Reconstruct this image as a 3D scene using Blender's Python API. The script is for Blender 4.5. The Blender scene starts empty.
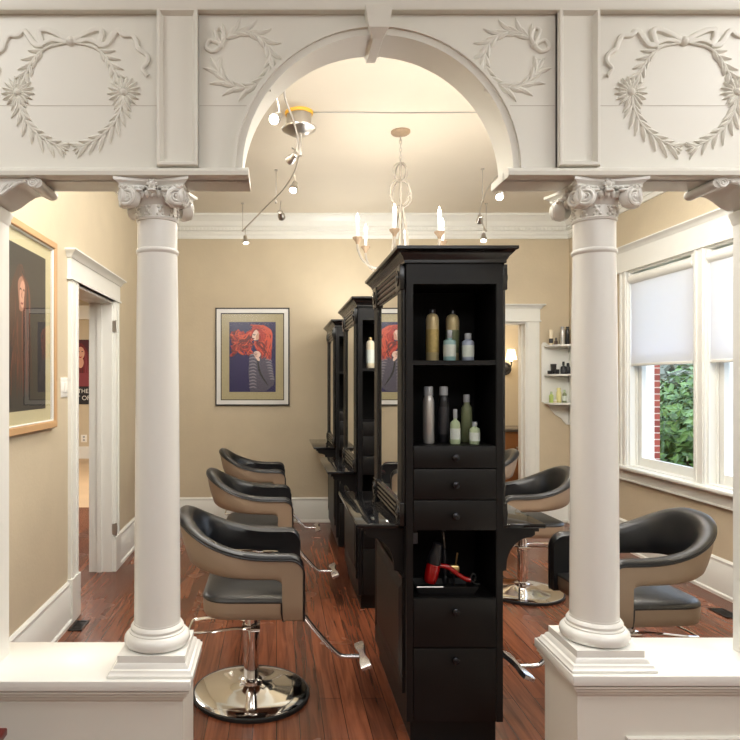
import bpy, bmesh, math, random
from mathutils import Vector, Matrix
random.seed(7)
PI = math.pi
scn = bpy.context.scene
COL = scn.collection

# ------------------------------------------------------------------ materials
def lin(c):
    c /= 255.0
    return c / 12.92 if c <= 0.04045 else ((c + 0.055) / 1.055) ** 2.4
def rgb(r, g, b): return (lin(r), lin(g), lin(b), 1.0)

MATS = {}
def mat(name, col, rough=0.5, metal=0.0, spec=0.5, var=0.0, vscale=8.0, bump=0.0, bscale=60.0,
        emit=None, estr=0.0, coat=0.0, stretch=(1, 1, 1)):
    m = bpy.data.materials.new(name); m.use_nodes = True
    nt = m.node_tree; N = nt.nodes; L = nt.links
    b = N['Principled BSDF']
    b.inputs['Base Color'].default_value = col
    b.inputs['Roughness'].default_value = rough
    b.inputs['Metallic'].default_value = metal
    b.inputs['Specular IOR Level'].default_value = spec
    if coat: b.inputs['Coat Weight'].default_value = coat; b.inputs['Coat Roughness'].default_value = .08
    tc = N.new('ShaderNodeTexCoord'); mp = N.new('ShaderNodeMapping')
    mp.inputs['Scale'].default_value = stretch
    L.new(tc.outputs['Object'], mp.inputs['Vector'])
    nz = N.new('ShaderNodeTexNoise'); nz.inputs['Scale'].default_value = vscale; nz.inputs['Detail'].default_value = 5
    L.new(mp.outputs['Vector'], nz.inputs['Vector'])
    mx = N.new('ShaderNodeMix'); mx.data_type = 'RGBA'
    v = max(var, 0.03)
    mx.inputs[6].default_value = tuple(c * (1 - v) for c in col[:3]) + (1,)
    mx.inputs[7].default_value = tuple(min(1, c * (1 + v)) for c in col[:3]) + (1,)
    L.new(nz.outputs['Fac'], mx.inputs[0]); L.new(mx.outputs[2], b.inputs['Base Color'])
    if bump:
        n2 = N.new('ShaderNodeTexNoise'); n2.inputs['Scale'].default_value = bscale; n2.inputs['Detail'].default_value = 4
        L.new(mp.outputs['Vector'], n2.inputs['Vector'])
        bp = N.new('ShaderNodeBump'); bp.inputs['Strength'].default_value = bump; bp.inputs['Distance'].default_value = .01
        L.new(n2.outputs['Fac'], bp.inputs['Height']); L.new(bp.outputs['Normal'], b.inputs['Normal'])
    if emit:
        b.inputs['Emission Color'].default_value = emit; b.inputs['Emission Strength'].default_value = estr
    MATS[name] = m
    return m

WHITE = mat('cream_white_paint', rgb(232, 231, 225), .24, var=.03, vscale=3)
WHITE_S = mat('screen_cream_paint', rgb(229, 227, 217), .42, var=.03, vscale=2.5)
TRIM = mat('white_trim_paint', rgb(230, 230, 224), .33, var=.02)
WALL = mat('beige_wall', rgb(201, 187, 161), .62, var=.07, vscale=5, bump=.12, bscale=45)
CEIL = mat('cream_ceiling', rgb(224, 215, 198), .75, var=.03, vscale=3)
OUTWALL = mat('front_room_wall', rgb(214, 206, 190), .7)
BLACK = mat('black_lacquered_wood', rgb(15, 14, 14), .42, var=.15, vscale=12, spec=.32, stretch=(1, 1, .1))
BLACKG = mat('black_satin_moulding', rgb(18, 17, 17), .24, var=.1, spec=.6)
BLACKIN = mat('niche_shade_black', rgb(7, 6, 6), .6, var=.1, spec=.15)  # darker copy of the black, with the niche's shade put into the colour
GRANITE = mat('polished_black_stone', rgb(22, 22, 24), .06, var=.6, vscale=120)
LEATHER = mat('black_leather', rgb(17, 18, 21), .33, bump=.06, bscale=180, spec=.6)
LEATHER_S = mat('seat_black_leather', rgb(30, 30, 30), .38, bump=.06, bscale=180, spec=.6)
TAN = mat('taupe_vinyl', rgb(148, 127, 106), .45, var=.06, bump=.05, bscale=200)
CHROME = mat('chrome', (.86, .85, .83, 1), .07, 1.0)
ALU = mat('cast_aluminium', (.75, .75, .76, 1), .24, 1.0)
NICKEL = mat('brushed_nickel', (.55, .52, .48, 1), .28, 1.0)
RUBBER = mat('black_rubber', rgb(20, 20, 20), .6)
MIRROR = mat('mirror_silver', (.93, .94, .92, 1), .005, 1.0)
GUN = mat('gunmetal_knob', rgb(46, 46, 50), .25, .7)
OAK = mat('oak_frame', rgb(190, 152, 110), .45, var=.15, vscale=14, stretch=(1, .15, .15))
SHADE = None
GOLDCAN = mat('gold_can', rgb(214, 196, 148), .35, .25)
GOLDLBL = mat('gold_can_label', rgb(196, 174, 112), .42, .2, var=.25, vscale=90)
SILVERCAN = mat('silver_can', (.62, .61, .59, 1), .38, .6)
DARKCAN = mat('black_can', rgb(30, 30, 33), .3)
DARKLBL = mat('black_can_label', rgb(60, 60, 64), .4, var=.5, vscale=120)
CLEARCAP = mat('clear_grey_cap', rgb(170, 174, 178), .2)
TEAL = mat('pale_teal_plastic', rgb(150, 190, 190), .3)
LAV = mat('pale_lavender_plastic', rgb(160, 170, 190), .3)
PAPER = mat('off_white_label', rgb(215, 222, 214), .5, var=.12, vscale=70)
PGREEN = mat('pale_green_plastic', rgb(178, 194, 156), .3)
OLIVE = mat('olive_green_plastic', rgb(126, 134, 98), .3)
LIME = mat('lime_plastic', rgb(175, 195, 110), .35)
YELL = mat('pale_yellow_plastic', rgb(220, 212, 150), .35)
CREAM = mat('cream_plastic', rgb(226, 214, 188), .4)
RED = mat('red_gloss_plastic', rgb(150, 10, 14), .2, coat=.6)
BRASS = mat('brass', (.62, .45, .2, 1), .3, 1.0)
CANDLE = mat('white_candle_sleeve', rgb(236, 236, 240), .5)
ROPE = mat('whitewashed_beads', rgb(158, 150, 138), .7, var=.25, vscale=60, bump=.5, bscale=160)
DISTRESS = mat('distressed_wood', rgb(150, 128, 104), .7, var=.3, vscale=40)
BULB = mat('lit_flame_bulb', (1, .93, .8, 1), .3, emit=(1, .92, .8, 1), estr=14)
LAMP = mat('lit_lamp_face', (1, .95, .88, 1), .3, emit=(1, .92, .8, 1), estr=30)
LINEN = mat('linen_mat_board', rgb(178, 167, 132), .8, var=.08, vscale=40)
CREAMMAT = mat('cream_mat_board', rgb(198, 188, 150), .8)
SILVERWHITE = mat('silver_white_frame', rgb(224, 224, 222), .3)
BLACKFR = mat('black_frame_edge', rgb(34, 28, 26), .4)
PLASTICW = mat('white_plastic_plate', rgb(236, 234, 228), .35)
IRON = mat('black_iron_grille', rgb(30, 28, 28), .5)
DARKRED = mat('dark_red_wood', rgb(84, 26, 22), .3, var=.2, vscale=12)
WOODCAB = mat('warm_brown_cabinet', rgb(140, 92, 52), .45, var=.2, vscale=14, stretch=(1, 1, .15))
SCONCESH = mat('sconce_shade', rgb(245, 235, 215), .7, emit=(1, .85, .62, 1), estr=2.2)
GROUND = mat('garden_ground', rgb(110, 118, 80), .9, var=.3)
BARK = mat('bark', rgb(84, 70, 56), .9, var=.3)
LEAFM = mat('glossy_green_leaves', rgb(96, 128, 66), .35, var=.6, vscale=9)
LEAFD = mat('dull_grey_green_leaves', rgb(120, 124, 108), .6, var=.5, vscale=3)
YELLOW = mat('yellow_collar', rgb(225, 170, 50), .5)
TILE = mat('tan_tile', rgb(186, 158, 124), .5, var=.15, vscale=2)
YARD = mat('grey_house_siding', rgb(150, 150, 150), .8)

def glass_mat(name, ior=1.45, tint=(1, 1, 1, 1), rough=.01):
    m = bpy.data.materials.new(name); m.use_nodes = True
    nt = m.node_tree; N = nt.nodes; L = nt.links
    N.remove(N['Principled BSDF'])
    out = N['Material Output']
    t = N.new('ShaderNodeBsdfTransparent'); t.inputs['Color'].default_value = tint
    g = N.new('ShaderNodeBsdfGlossy'); g.inputs['Roughness'].default_value = rough
    f = N.new('ShaderNodeFresnel'); f.inputs['IOR'].default_value = ior
    mx = N.new('ShaderNodeMixShader')
    ge = N.new('ShaderNodeNewGeometry'); ml = N.new('ShaderNodeMath'); ml.operation = 'SUBTRACT'; ml.inputs[0].default_value = 1.0
    L.new(ge.outputs['Backfacing'], ml.inputs[1])
    m2 = N.new('ShaderNodeMath'); m2.operation = 'MULTIPLY'; L.new(f.outputs[0], m2.inputs[0]); L.new(ml.outputs[0], m2.inputs[1])
    L.new(m2.outputs[0], mx.inputs[0]); L.new(t.outputs[0], mx.inputs[1]); L.new(g.outputs[0], mx.inputs[2])
    L.new(mx.outputs[0], out.inputs['Surface'])
    return m
GLASS = glass_mat('window_glass')
PICGLASS = glass_mat('picture_glass', 1.5)
SOFTGLASS = glass_mat('soft_picture_glass', 1.4, rough=.22)

def shade_mat():
    m = bpy.data.materials.new('translucent_white_shade'); m.use_nodes = True
    nt = m.node_tree; N = nt.nodes; L = nt.links
    N.remove(N['Principled BSDF']); out = N['Material Output']
    tc = N.new('ShaderNodeTexCoord'); w = N.new('ShaderNodeTexWave'); w.inputs['Scale'].default_value = 60; w.bands_direction = 'Y'
    L.new(tc.outputs['Object'], w.inputs['Vector'])
    cr = N.new('ShaderNodeMix'); cr.data_type = 'RGBA'
    cr.inputs[6].default_value = rgb(240, 240, 242); cr.inputs[7].default_value = rgb(246, 246, 248)
    L.new(w.outputs['Fac'], cr.inputs[0])
    d = N.new('ShaderNodeBsdfDiffuse'); t = N.new('ShaderNodeBsdfTranslucent')
    L.new(cr.outputs[2], d.inputs['Color']); L.new(cr.outputs[2], t.inputs['Color'])
    mx = N.new('ShaderNodeMixShader'); mx.inputs[0].default_value = .5
    L.new(d.outputs[0], mx.inputs[1]); L.new(t.outputs[0], mx.inputs[2]); L.new(mx.outputs[0], out.inputs['Surface'])
    return m
SHADE = shade_mat()

def wood_floor():
    m = bpy.data.materials.new('heart_pine_floor'); m.use_nodes = True
    nt = m.node_tree; N = nt.nodes; L = nt.links; b = N['Principled BSDF']
    tc = N.new('ShaderNodeTexCoord'); mp = N.new('ShaderNodeMapping'); mp.inputs['Rotation'].default_value = (0, 0, PI / 2)
    L.new(tc.outputs['Object'], mp.inputs['Vector'])
    br = N.new('ShaderNodeTexBrick'); br.offset = .37; br.offset_frequency = 2
    br.inputs['Scale'].default_value = 1; br.inputs['Brick Width'].default_value = 2.3; br.inputs['Row Height'].default_value = .105
    br.inputs['Mortar Size'].default_value = .0016; br.inputs['Mortar Smooth'].default_value = .3; br.inputs['Bias'].default_value = 0
    br.inputs['Color1'].default_value = rgb(130, 76, 51); br.inputs['Color2'].default_value = rgb(92, 52, 36)
    br.inputs['Mortar'].default_value = rgb(30, 13, 8)
    L.new(mp.outputs[0], br.inputs['Vector'])
    m2 = N.new('ShaderNodeMapping'); m2.inputs['Scale'].default_value = (26, 1.5, 1)
    L.new(tc.outputs['Object'], m2.inputs['Vector'])
    nz = N.new('ShaderNodeTexNoise'); nz.inputs['Scale'].default_value = 1.2; nz.inputs['Detail'].default_value = 7; nz.inputs['Distortion'].default_value = 1.2
    L.new(m2.outputs[0], nz.inputs['Vector'])
    rp = N.new('ShaderNodeValToRGB'); rp.color_ramp.elements[0].position = .34; rp.color_ramp.elements[0].color = (.52, .46, .42, 1)
    rp.color_ramp.elements[1].position = .62; rp.color_ramp.elements[1].color = (1.2, 1.15, 1.1, 1)
    L.new(nz.outputs['Fac'], rp.inputs[0])
    mx = N.new('ShaderNodeMix'); mx.data_type = 'RGBA'; mx.blend_type = 'MULTIPLY'; mx.inputs[0].default_value = .85
    L.new(br.outputs['Color'], mx.inputs[6]); L.new(rp.outputs[0], mx.inputs[7]); L.new(mx.outputs[2], b.inputs['Base Color'])
    n3 = N.new('ShaderNodeTexNoise'); n3.inputs['Scale'].default_value = 3
    L.new(tc.outputs['Object'], n3.inputs['Vector'])
    mr = N.new('ShaderNodeMapRange'); mr.inputs['To Min'].default_value = .16; mr.inputs['To Max'].default_value = .34
    L.new(n3.outputs['Fac'], mr.inputs['Value']); L.new(mr.outputs[0], b.inputs['Roughness'])
    bp = N.new('ShaderNodeBump'); bp.inputs['Strength'].default_value = .12; bp.inputs['Distance'].default_value = .004
    L.new(nz.outputs['Fac'], bp.inputs['Height']); L.new(bp.outputs[0], b.inputs['Normal'])
    b.inputs['Specular IOR Level'].default_value = .5
    return m
FLOOR = wood_floor()

def brick_mat():
    m = bpy.data.materials.new('red_brick'); m.use_nodes = True
    nt = m.node_tree; N = nt.nodes; L = nt.links; b = N['Principled BSDF']
    tc = N.new('ShaderNodeTexCoord'); mp = N.new('ShaderNodeMapping'); mp.inputs['Rotation'].default_value = (PI / 2, 0, 0)
    L.new(tc.outputs['Object'], mp.inputs['Vector'])
    br = N.new('ShaderNodeTexBrick'); br.inputs['Scale'].default_value = 1; br.inputs['Brick Width'].default_value = .21; br.inputs['Row Height'].default_value = .075
    br.inputs['Mortar Size'].default_value = .006
    br.inputs['Color1'].default_value = rgb(150, 70, 58); br.inputs['Color2'].default_value = rgb(120, 52, 45); br.inputs['Mortar'].default_value = rgb(190, 175, 165)
    L.new(mp.outputs[0], br.inputs['Vector']); L.new(br.outputs['Color'], b.inputs['Base Color']); b.inputs['Roughness'].default_value = .85
    return m
BRICK = brick_mat()

# ------------------------------------------------------------------ mesh building
class MB:
    def __init__(s): s.bm = bmesh.new(); s.mi = 0
    def f(s, vs):
        try:
            fc = s.bm.faces.new(vs); fc.material_index = s.mi; return fc
        except ValueError: return None
    def v(s, p): return s.bm.verts.new(p)
    def box(s, x0, x1, y0, y1, z0, z1, bev=0.0):
        if x0 > x1: x0, x1 = x1, x0
        if y0 > y1: y0, y1 = y1, y0
        if z0 > z1: z0, z1 = z1, z0
        b = bev
        if b <= 0:
            V = [s.v((x, y, z)) for z in (z0, z1) for x, y in ((x0, y0), (x1, y0), (x1, y1), (x0, y1))]
            for q in ((3, 2, 1, 0), (4, 5, 6, 7), (0, 1, 5, 4), (1, 2, 6, 5), (2, 3, 7, 6), (3, 0, 4, 7)):
                s.f([V[i] for i in q])
        else:
            t = bmesh.new(); r = bmesh.ops.create_cube(t, size=1)
            for vv in t.verts: vv.co = Vector(((x0 + x1) / 2 + vv.co.x * (x1 - x0), (y0 + y1) / 2 + vv.co.y * (y1 - y0), (z0 + z1) / 2 + vv.co.z * (z1 - z0)))
            bmesh.ops.bevel(t, geom=t.edges[:], offset=b, segments=2, affect='EDGES', profile=.5)
            s.merge(t)
        return s
    def merge(s, t, M=None):
        mp = {}
        for vv in t.verts: mp[vv] = s.v(M @ vv.co if M else vv.co)
        for fc in t.faces: s.f([mp[q] for q in fc.verts])
        t.free()
    def rings(s, R, close=True, cap=True, cyc=False):
        """loft of loops with equal vertex counts"""
        L = [[s.v(p) for p in r] for r in R]; n = len(L[0])
        pairs = list(zip(L[:-1], L[1:])) + ([(L[-1], L[0])] if cyc else [])
        for a, b in pairs:
            for i in range(n if close else n - 1):
                j = (i + 1) % n
                s.f([a[i], a[j], b[j], b[i]])
        if cap and close and not cyc:
            s.f(L[0][::-1]); s.f(L[-1])
        return s
    def rects(s, x0, x1, y0, y1, prof):
        """stacked rectangles: prof = (offset, z) pairs"""
        return s.rings([[(x0 - o, y0 - o, z), (x1 + o, y0 - o, z), (x1 + o, y1 + o, z), (x0 - o, y1 + o, z)] for o, z in prof])
    def lathe(s, prof, c=(0, 0, 0), seg=24, M=None, cap=True):
        R = []
        for r, z in prof:
            ring = [Vector((max(r, 1e-4) * math.cos(2 * PI * i / seg), max(r, 1e-4) * math.sin(2 * PI * i / seg), z)) for i in range(seg)]
            if M: ring = [M @ p for p in ring]
            R.append([p + Vector(c) for p in ring])
        return s.rings(R, cap=cap)
    def tube(s, pts, r, seg=8, cyc=False, cap=True):
        P = [Vector(p) for p in pts]; n = len(P); R = []
        up = None
        for i in range(n):
            if cyc: d = P[(i + 1) % n] - P[i - 1]
            else: d = P[min(i + 1, n - 1)] - P[max(i - 1, 0)]
            d.normalize()
            if up is None:
                up = Vector((0, 0, 1)) if abs(d.z) < .9 else Vector((1, 0, 0))
            a = d.cross(up)
            if a.length < 1e-5: a = d.cross(Vector((1, 0, 0)))
            a.normalize(); up = a.cross(d).normalized()
            rr = r[i] if isinstance(r, (list, tuple)) else r
            R.append([P[i] + (a * math.cos(2 * PI * k / seg) + up * math.sin(2 * PI * k / seg)) * rr for k in range(seg)])
        return s.rings(R, cyc=cyc, cap=cap)
    def prism(s, poly, axis, a0, a1):
        """extrude 2D polygon. axis 'x': poly=(y,z); 'y': poly=(x,z); 'z': poly=(x,y)"""
        def mk(p, a): return (a, p[0], p[1]) if axis == 'x' else (p[0], a, p[1]) if axis == 'y' else (p[0], p[1], a)
        return s.rings([[mk(p, a0) for p in poly], [mk(p, a1) for p in poly]])
    def ball(s, c, r, sx=1, sy=1, sz=1, seg=12, rg=8):
        pr = [(r * math.sin(PI * i / rg), -r * math.cos(PI * i / rg)) for i in range(rg + 1)]
        return s.lathe(pr, c, seg, Matrix.Diagonal((sx, sy, sz)))
    def build(s, name, material, parent=None, smooth=38):
        bmesh.ops.recalc_face_normals(s.bm, faces=s.bm.faces[:])
        me = bpy.data.meshes.new(name); s.bm.to_mesh(me); s.bm.free()
        ml = material if isinstance(material, (list, tuple)) else [material]
        for m in ml: me.materials.append(m)
        if smooth:
            me.polygons.foreach_set('use_smooth', [True] * len(me.polygons))
            me.set_sharp_from_angle(angle=math.radians(smooth))
        o = bpy.data.objects.new(name, me); COL.objects.link(o)
        if parent: o.parent = parent
        return o

def frame_y(b, x0, x1, z0, z1, prof):
    """mitred border on a wall facing -y: prof = (inset, y) pairs"""
    L = [[(x0 + d, y, z0 + d), (x1 - d, y, z0 + d), (x1 - d, y, z1 - d), (x0 + d, y, z1 - d)] for d, y in prof]
    b.rings(L, cap=False)
def tag(o, label, cat, group=None, kind=None):
    o['label'] = label; o['category'] = cat
    if group: o['group'] = group
    if kind: o['kind'] = kind
    return o
def thing(name, label, cat, loc=(0, 0, 0), rz=0, group=None):
    o = bpy.data.objects.new(name, None); COL.objects.link(o)
    o.location = loc; o.rotation_euler = (0, 0, rz); o.empty_display_size = .1
    return tag(o, label, cat, group)
def struct(o): o['kind'] = 'structure'; return o
def dup(root, loc, rz, label, group=None):
    def cp(o, par):
        c = o.copy(); COL.objects.link(c)
        if par: c.parent = par
        for ch in list(o.children): cp(ch, c)
        return c
    r = cp(root, None); r.location = loc; r.rotation_euler = (0, 0, rz); r['label'] = label
    if group: r['group'] = group
    return r
def part(fn, name, m, parent, smooth=38):
    b = MB(); fn(b); return b.build(name, m, parent, smooth)
def box_obj(name, m, boxes, parent=None, bev=0):
    b = MB()
    for q in boxes: b.box(*q, bev=bev)
    return b.build(name, m, parent)

# ------------------------------------------------------------------ measures
F, HX, HY, EYE = 645.0, 276.4, 381.0, 1.55
XL, XR, YB, ZC = -1.336, 3.22, 7.10, 3.37      # salon walls and ceiling
C = .355                                        # centre of the arched screen
def at(px, py, Y): return ((px - HX) * Y / F, Y, EYE - (py - HY) * Y / F)

# ------------------------------------------------------------------ room shell
struct(box_obj('floor', FLOOR, [(-5.6, 4.3, -3.1, 7.28, -.1, 0)]))
struct(box_obj('floor', TILE, [(-5.6, -1.45, 7.9, 13.1, -.1, .002)]))
struct(box_obj('floor', FLOOR, [(-5.6, 4.0, 7.28, 7.9, -.1, 0), (-1.45, 4.0, 7.9, 9.0, -.1, 0)]))
struct(box_obj('ceiling', CEIL, [(-5.6, 4.3, -3.1, 2.35, ZC, ZC + .1), (-5.6, 3.42, 2.35, 7.1, ZC, ZC + .1), (-5.6, 3.9, 7.1, 13.1, ZC, ZC + .1)]))
DL0, DL1, DH = 4.29, 5.25, 2.2
struct(box_obj('wall_left', WALL, [(XL - .18, XL, 2.42, DL0, 0, ZC), (XL - .18, XL, DL1, YB + .2, 0, ZC), (XL - .18, XL, DL0, DL1, DH, ZC)]))
DB0, DB1 = 1.86, 2.753
struct(box_obj('wall_back', WALL, [(XL, DB0, YB, YB + .2, 0, ZC), (DB1, XR + .6, YB, YB + .2, 0, ZC), (DB0, DB1, YB, YB + .2, DH, ZC)]))
W = [(4.95, 5.89), (3.88, 4.82)]; WZ0, WZ1 = .775, 2.55
struct(box_obj('wall_right', WALL, [(XR, XR + .2, 2.42, W[1][0], 0, ZC), (XR, XR + .2, W[0][1], YB, 0, ZC),
                                     (XR, XR + .2, W[1][0], W[0][1], 0, WZ0), (XR, XR + .2, W[1][0], W[0][1], WZ1, ZC), (XR, XR + .2, W[1][1], W[0][0], WZ0, WZ1)]))
struct(box_obj('wall_front', OUTWALL, [(-2.7, 4.3, -3.1, -3.0, 0, ZC), (-2.8, -2.7, -3.1, 2.42, 0, ZC), (4.2, 4.3, -3.1, 2.42, 0, ZC)]))
# partition either side of the pilasters and above the screen
for nm, q in (('wall_screen_left', (-2.7, -1.305, 2.27, 2.42, 0, ZC)), ('wall_screen_right', (C + 1.655, 4.2, 2.27, 2.42, 0, ZC)), ('wall_screen_top', (-1.305, C + 1.655, 2.27, 2.42, 3.003, ZC))): struct(box_obj(nm, WHITE_S, [q]))
# hall through left door, room through back door
for nm, q in (('wall_hall_far', (-5.7, XL - .18, 12.9, 13.0, 0, ZC)), ('wall_hall_left', (-5.7, -5.6, 2.3, 12.9, 0, ZC)), ('wall_hall_near', (-5.7, XL - .18, 2.2, 2.3, 0, ZC)), ('wall_hall_right', (-1.516, -1.4, 7.3, 12.9, 0, ZC))): struct(box_obj(nm, WALL, [q]))
struct(box_obj('baseboard_hall', TRIM, [(-5.6, -1.52, 12.87, 12.9, 0, .24)]))
struct(box_obj('trim_hall_crown', TRIM, [(-5.6, -1.52, 12.8, 12.9, 2.78, 3.05)]))
struct(box_obj('wall_washroom', WALL, [(1.0, 3.9, 8.9, 9.0, 0, ZC), (1.0, 1.1, 7.3, 9, 0, ZC), (3.8, 3.9, 7.3, 9, 0, ZC)]))

def base_prof(h=.27, d=.022):
    return [(0, 0), (d + .012, 0), (d + .012, .022), (d, .03), (d, h - .05), (d - .006, h - .04), (d - .006, h - .03), (d - .004, h - .015), (d - .016, h), (0, h)]
b = MB()
for y0, y1 in ((2.42, 4.13), (5.4, YB)): b.prism([(XL + o, z) for o, z in base_prof()], 'y', y0, y1)
struct(b.build('baseboard_left', TRIM))
b = MB()
for x0, x1 in ((XL, DB0 - .14), (DB1 + .135, XR)): b.prism([(YB - o, z) for o, z in base_prof()], 'x', x0, x1)
struct(b.build('baseboard_back', TRIM))
b = MB(); b.prism([(XR - o, z) for o, z in base_prof()], 'y', 2.42, YB); struct(b.build('baseboard_right', TRIM))
# crown moulding with a dentil course
CP = [(0, 3.113), (.018, 3.113), (.022, 3.15), (.03, 3.155), (.03, 3.19), (.045, 3.2), (.05, 3.235), (.062, 3.245), (.075, 3.29), (.11, 3.335), (.125, 3.345), (.125, ZC), (0, ZC)]
b = MB(); b.prism([(YB - o, z) for o, z in CP], 'x', XL, XR)
x = XL + .03
while x < XR: b.box(x, x + .022, YB - .058, YB - .03, 3.2, 3.228); x += .04
struct(b.build('trim_back_crown', TRIM, smooth=0))
for nm, X0, sg in (('trim_left_crown', XL, 1), ('trim_right_crown', XR, -1)):
    b = MB(); b.prism([(X0 + sg * o, z) for o, z in CP], 'y', 2.42, YB)
    y = 2.45
    while y < YB: b.box(X0 + sg * .03, X0 + sg * .058, y, y + .022, 3.2, 3.228); y += .04
    struct(b.build(nm, TRIM, smooth=0))

# ---- doors: cased openings
def cap_prof(z): return [(.0, z), (.012, z), (.018, z + .012), (.03, z + .03), (.05, z + .042), (.05, z + .052), (0, z + .055)]
d1 = bpy.data.objects.new('door_1', None); COL.objects.link(d1); struct(d1); d1.location = (XL, 4.77, 0)
def kid(o, root):
    o.parent = root; o.matrix_parent_inverse = Matrix.Translation(-Vector(root.location)); return o
def cas(b, X, y0, y1, z0, z1, s):   # fluted casing on a wall facing s
    b.box(X, X + s * .02, y0, y1, z0, z1)
    w = y1 - y0
    b.box(X + s * .02, X + s * .028, y0 + w * .12, y0 + w * .3, z0, z1); b.box(X + s * .02, X + s * .028, y1 - w * .3, y1 - w * .12, z0, z1)
b = MB(); cas(b, XL, 4.13, DL0, .28, DH, 1); cas(b, XL, DL1, 5.4, .28, DH, 1)
b.box(XL, XL + .034, 4.12, DL0 + .004, 0, .28); b.box(XL, XL + .034, DL1 - .004, 5.41, 0, .28)
kid(b.build('door_casing', TRIM), d1)
b = MB(); b.box(XL, XL + .026, 4.12, 5.41, DH, DH + .145); b.box(XL, XL + .036, 4.11, 5.42, DH, DH + .015)
b.rings([[(XL + o + .02, 4.12 - o, z), (XL + o + .02, 5.41 + o, z), (XL, 5.41 + o, z), (XL, 4.12 - o, z)] for o, z in [(p[0], p[1]) for p in cap_prof(DH + .14)][:-1]])
kid(b.build('door_header', TRIM), d1)
b = MB(); b.box(XL - .185, XL + .002, DL0 - .02, DL0 + .014, 0, DH); b.box(XL - .185, XL + .002, DL1 - .014, DL1 + .02, 0, DH); b.box(XL - .184, XL + .001, DL0 + .014, DL1 - .014, DH - .02, DH + .01)
b.box(XL - .12, XL - .08, DL1 - .026, DL1 - .01, 0, DH - .02)
kid(b.build('door_jamb', TRIM), d1)
for z in (1.95, .3):
    b = MB(); b.box(XL + .0, XL + .03, DL1 - .012, DL1 + .002, z, z + .09); b.lathe([(.008, 0), (.008, .1)], (XL + .034, DL1 - .006, z - .005), 8)
    kid(b.build('hinge', NICKEL), d1)
d2 = bpy.data.objects.new('door_2', None); COL.objects.link(d2); struct(d2); d2.location = (2.3, YB, 0)
b = MB()
for x0, x1 in ((DB0 - .135, DB0), (DB1, DB1 + .135)):
    b.box(x0, x1, YB - .02, YB, .28, DH); w = .135
    b.box(x0 + w * .12, x0 + w * .3, YB - .028, YB - .02, .28, DH); b.box(x1 - w * .3, x1 - w * .12, YB - .028, YB - .02, .28, DH)
    b.box(x0 - .004, x1 + .004, YB - .034, YB, 0, .28)
kid(b.build('door_casing', TRIM), d2)
b = MB(); b.box(DB0 - .14, DB1 + .14, YB - .026, YB, DH, DH + .145); b.box(DB0 - .15, DB1 + .15, YB - .036, YB, DH, DH + .015)
b.rings([[(DB0 - .14 - o, YB - o - .02, z), (DB1 + .14 + o, YB - o - .02, z), (DB1 + .14 + o, YB, z), (DB0 - .14 - o, YB, z)] for o, z in cap_prof(DH + .14)[:-1]])
kid(b.build('door_header', TRIM), d2)
b = MB(); b.box(DB0 - .02, DB0 + .014, YB - .002, YB + .205, 0, DH); b.box(DB1 - .014, DB1 + .02, YB - .002, YB + .205, 0, DH); b.box(DB0 + .014, DB1 - .014, YB - .001, YB + .204, DH - .02, DH + .01)
b.box(DB1 - .026, DB1 - .01, YB + .08, YB + .12, 0, DH - .02)
kid(b.build('door_jamb', TRIM), d2)

# ---- windows
for k, (y0, y1) in enumerate(W):
    w = bpy.data.objects.new('window_%d' % (k + 1), None); COL.objects.link(w); struct(w); w.location = (XR, (y0 + y1) / 2, WZ0)
    b = MB(); t = .018
    b.box(XR - .001, XR + .22, y0 - .01, y0 + t, WZ0 - .01, WZ1 + .01); b.box(XR - .001, XR + .22, y1 - t, y1 + .01, WZ0 - .01, WZ1 + .01); b.box(XR, XR + .219, y0 + t, y1 - t, WZ1 - t, WZ1 + .01); b.box(XR, XR + .219, y0 + t, y1 - t, WZ0 - .01, WZ0 + .01)
    b.box(XR + .05, XR + .065, y0 + t, y0 + .035, WZ0, WZ1); b.box(XR + .05, XR + .065, y1 - .035, y1 - t, WZ0, WZ1)
    kid(b.build('window_frame', TRIM), w)
    for z0, z1, xo, br in ((WZ0 + .01, 1.78, .07, .075), (1.74, WZ1 - t, .115, .05)):
        b = MB(); a0, a1 = y0 + .02, y1 - .02
        b.box(XR + xo, XR + xo + .04, a0, a0 + .07, z0, z1); b.box(XR + xo, XR + xo + .04, a1 - .062, a1, z0, z1)
        b.box(XR + xo + .001, XR + xo + .039, a0 + .07, a1 - .062, z0, z0 + br); b.box(XR + xo + .001, XR + xo + .039, a0 + .07, a1 - .062, z1 - .045, z1)
        sash = kid(b.build('window_sash', TRIM), w)
        b = MB(); b.box(XR + xo + .018, XR + xo + .022, a0 + .065, a1 - .057, z0 + br - .005, z1 - .04)
        p = b.build('window_pane', GLASS); p.parent = sash
b = MB()
for y0, y1 in ((5.89, 6.02), (4.82, 4.95), (3.75, 3.88)): cas(b, XR, y0, y1, WZ0, 2.57, -1)
b.box(XR - .028, XR, 3.72, 6.05, 2.57, 2.735); b.box(XR - .036, XR, 3.71, 6.06, 2.55, 2.575)
b.rings([[(XR - o - .02, 3.72 - o, z), (XR - o - .02, 6.05 + o, z), (XR, 6.05 + o, z), (XR, 3.72 - o, z)] for o, z in cap_prof(2.73)[:-1]])
b.box(XR - .075, XR + .07, 3.69, 6.08, .745, .775, bev=.008); b.box(XR - .022, XR, 3.72, 6.05, .642, .745); b.box(XR - .03, XR, 3.72, 6.05, .642, .655)
struct(b.build('trim_window_casing', TRIM))
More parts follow.
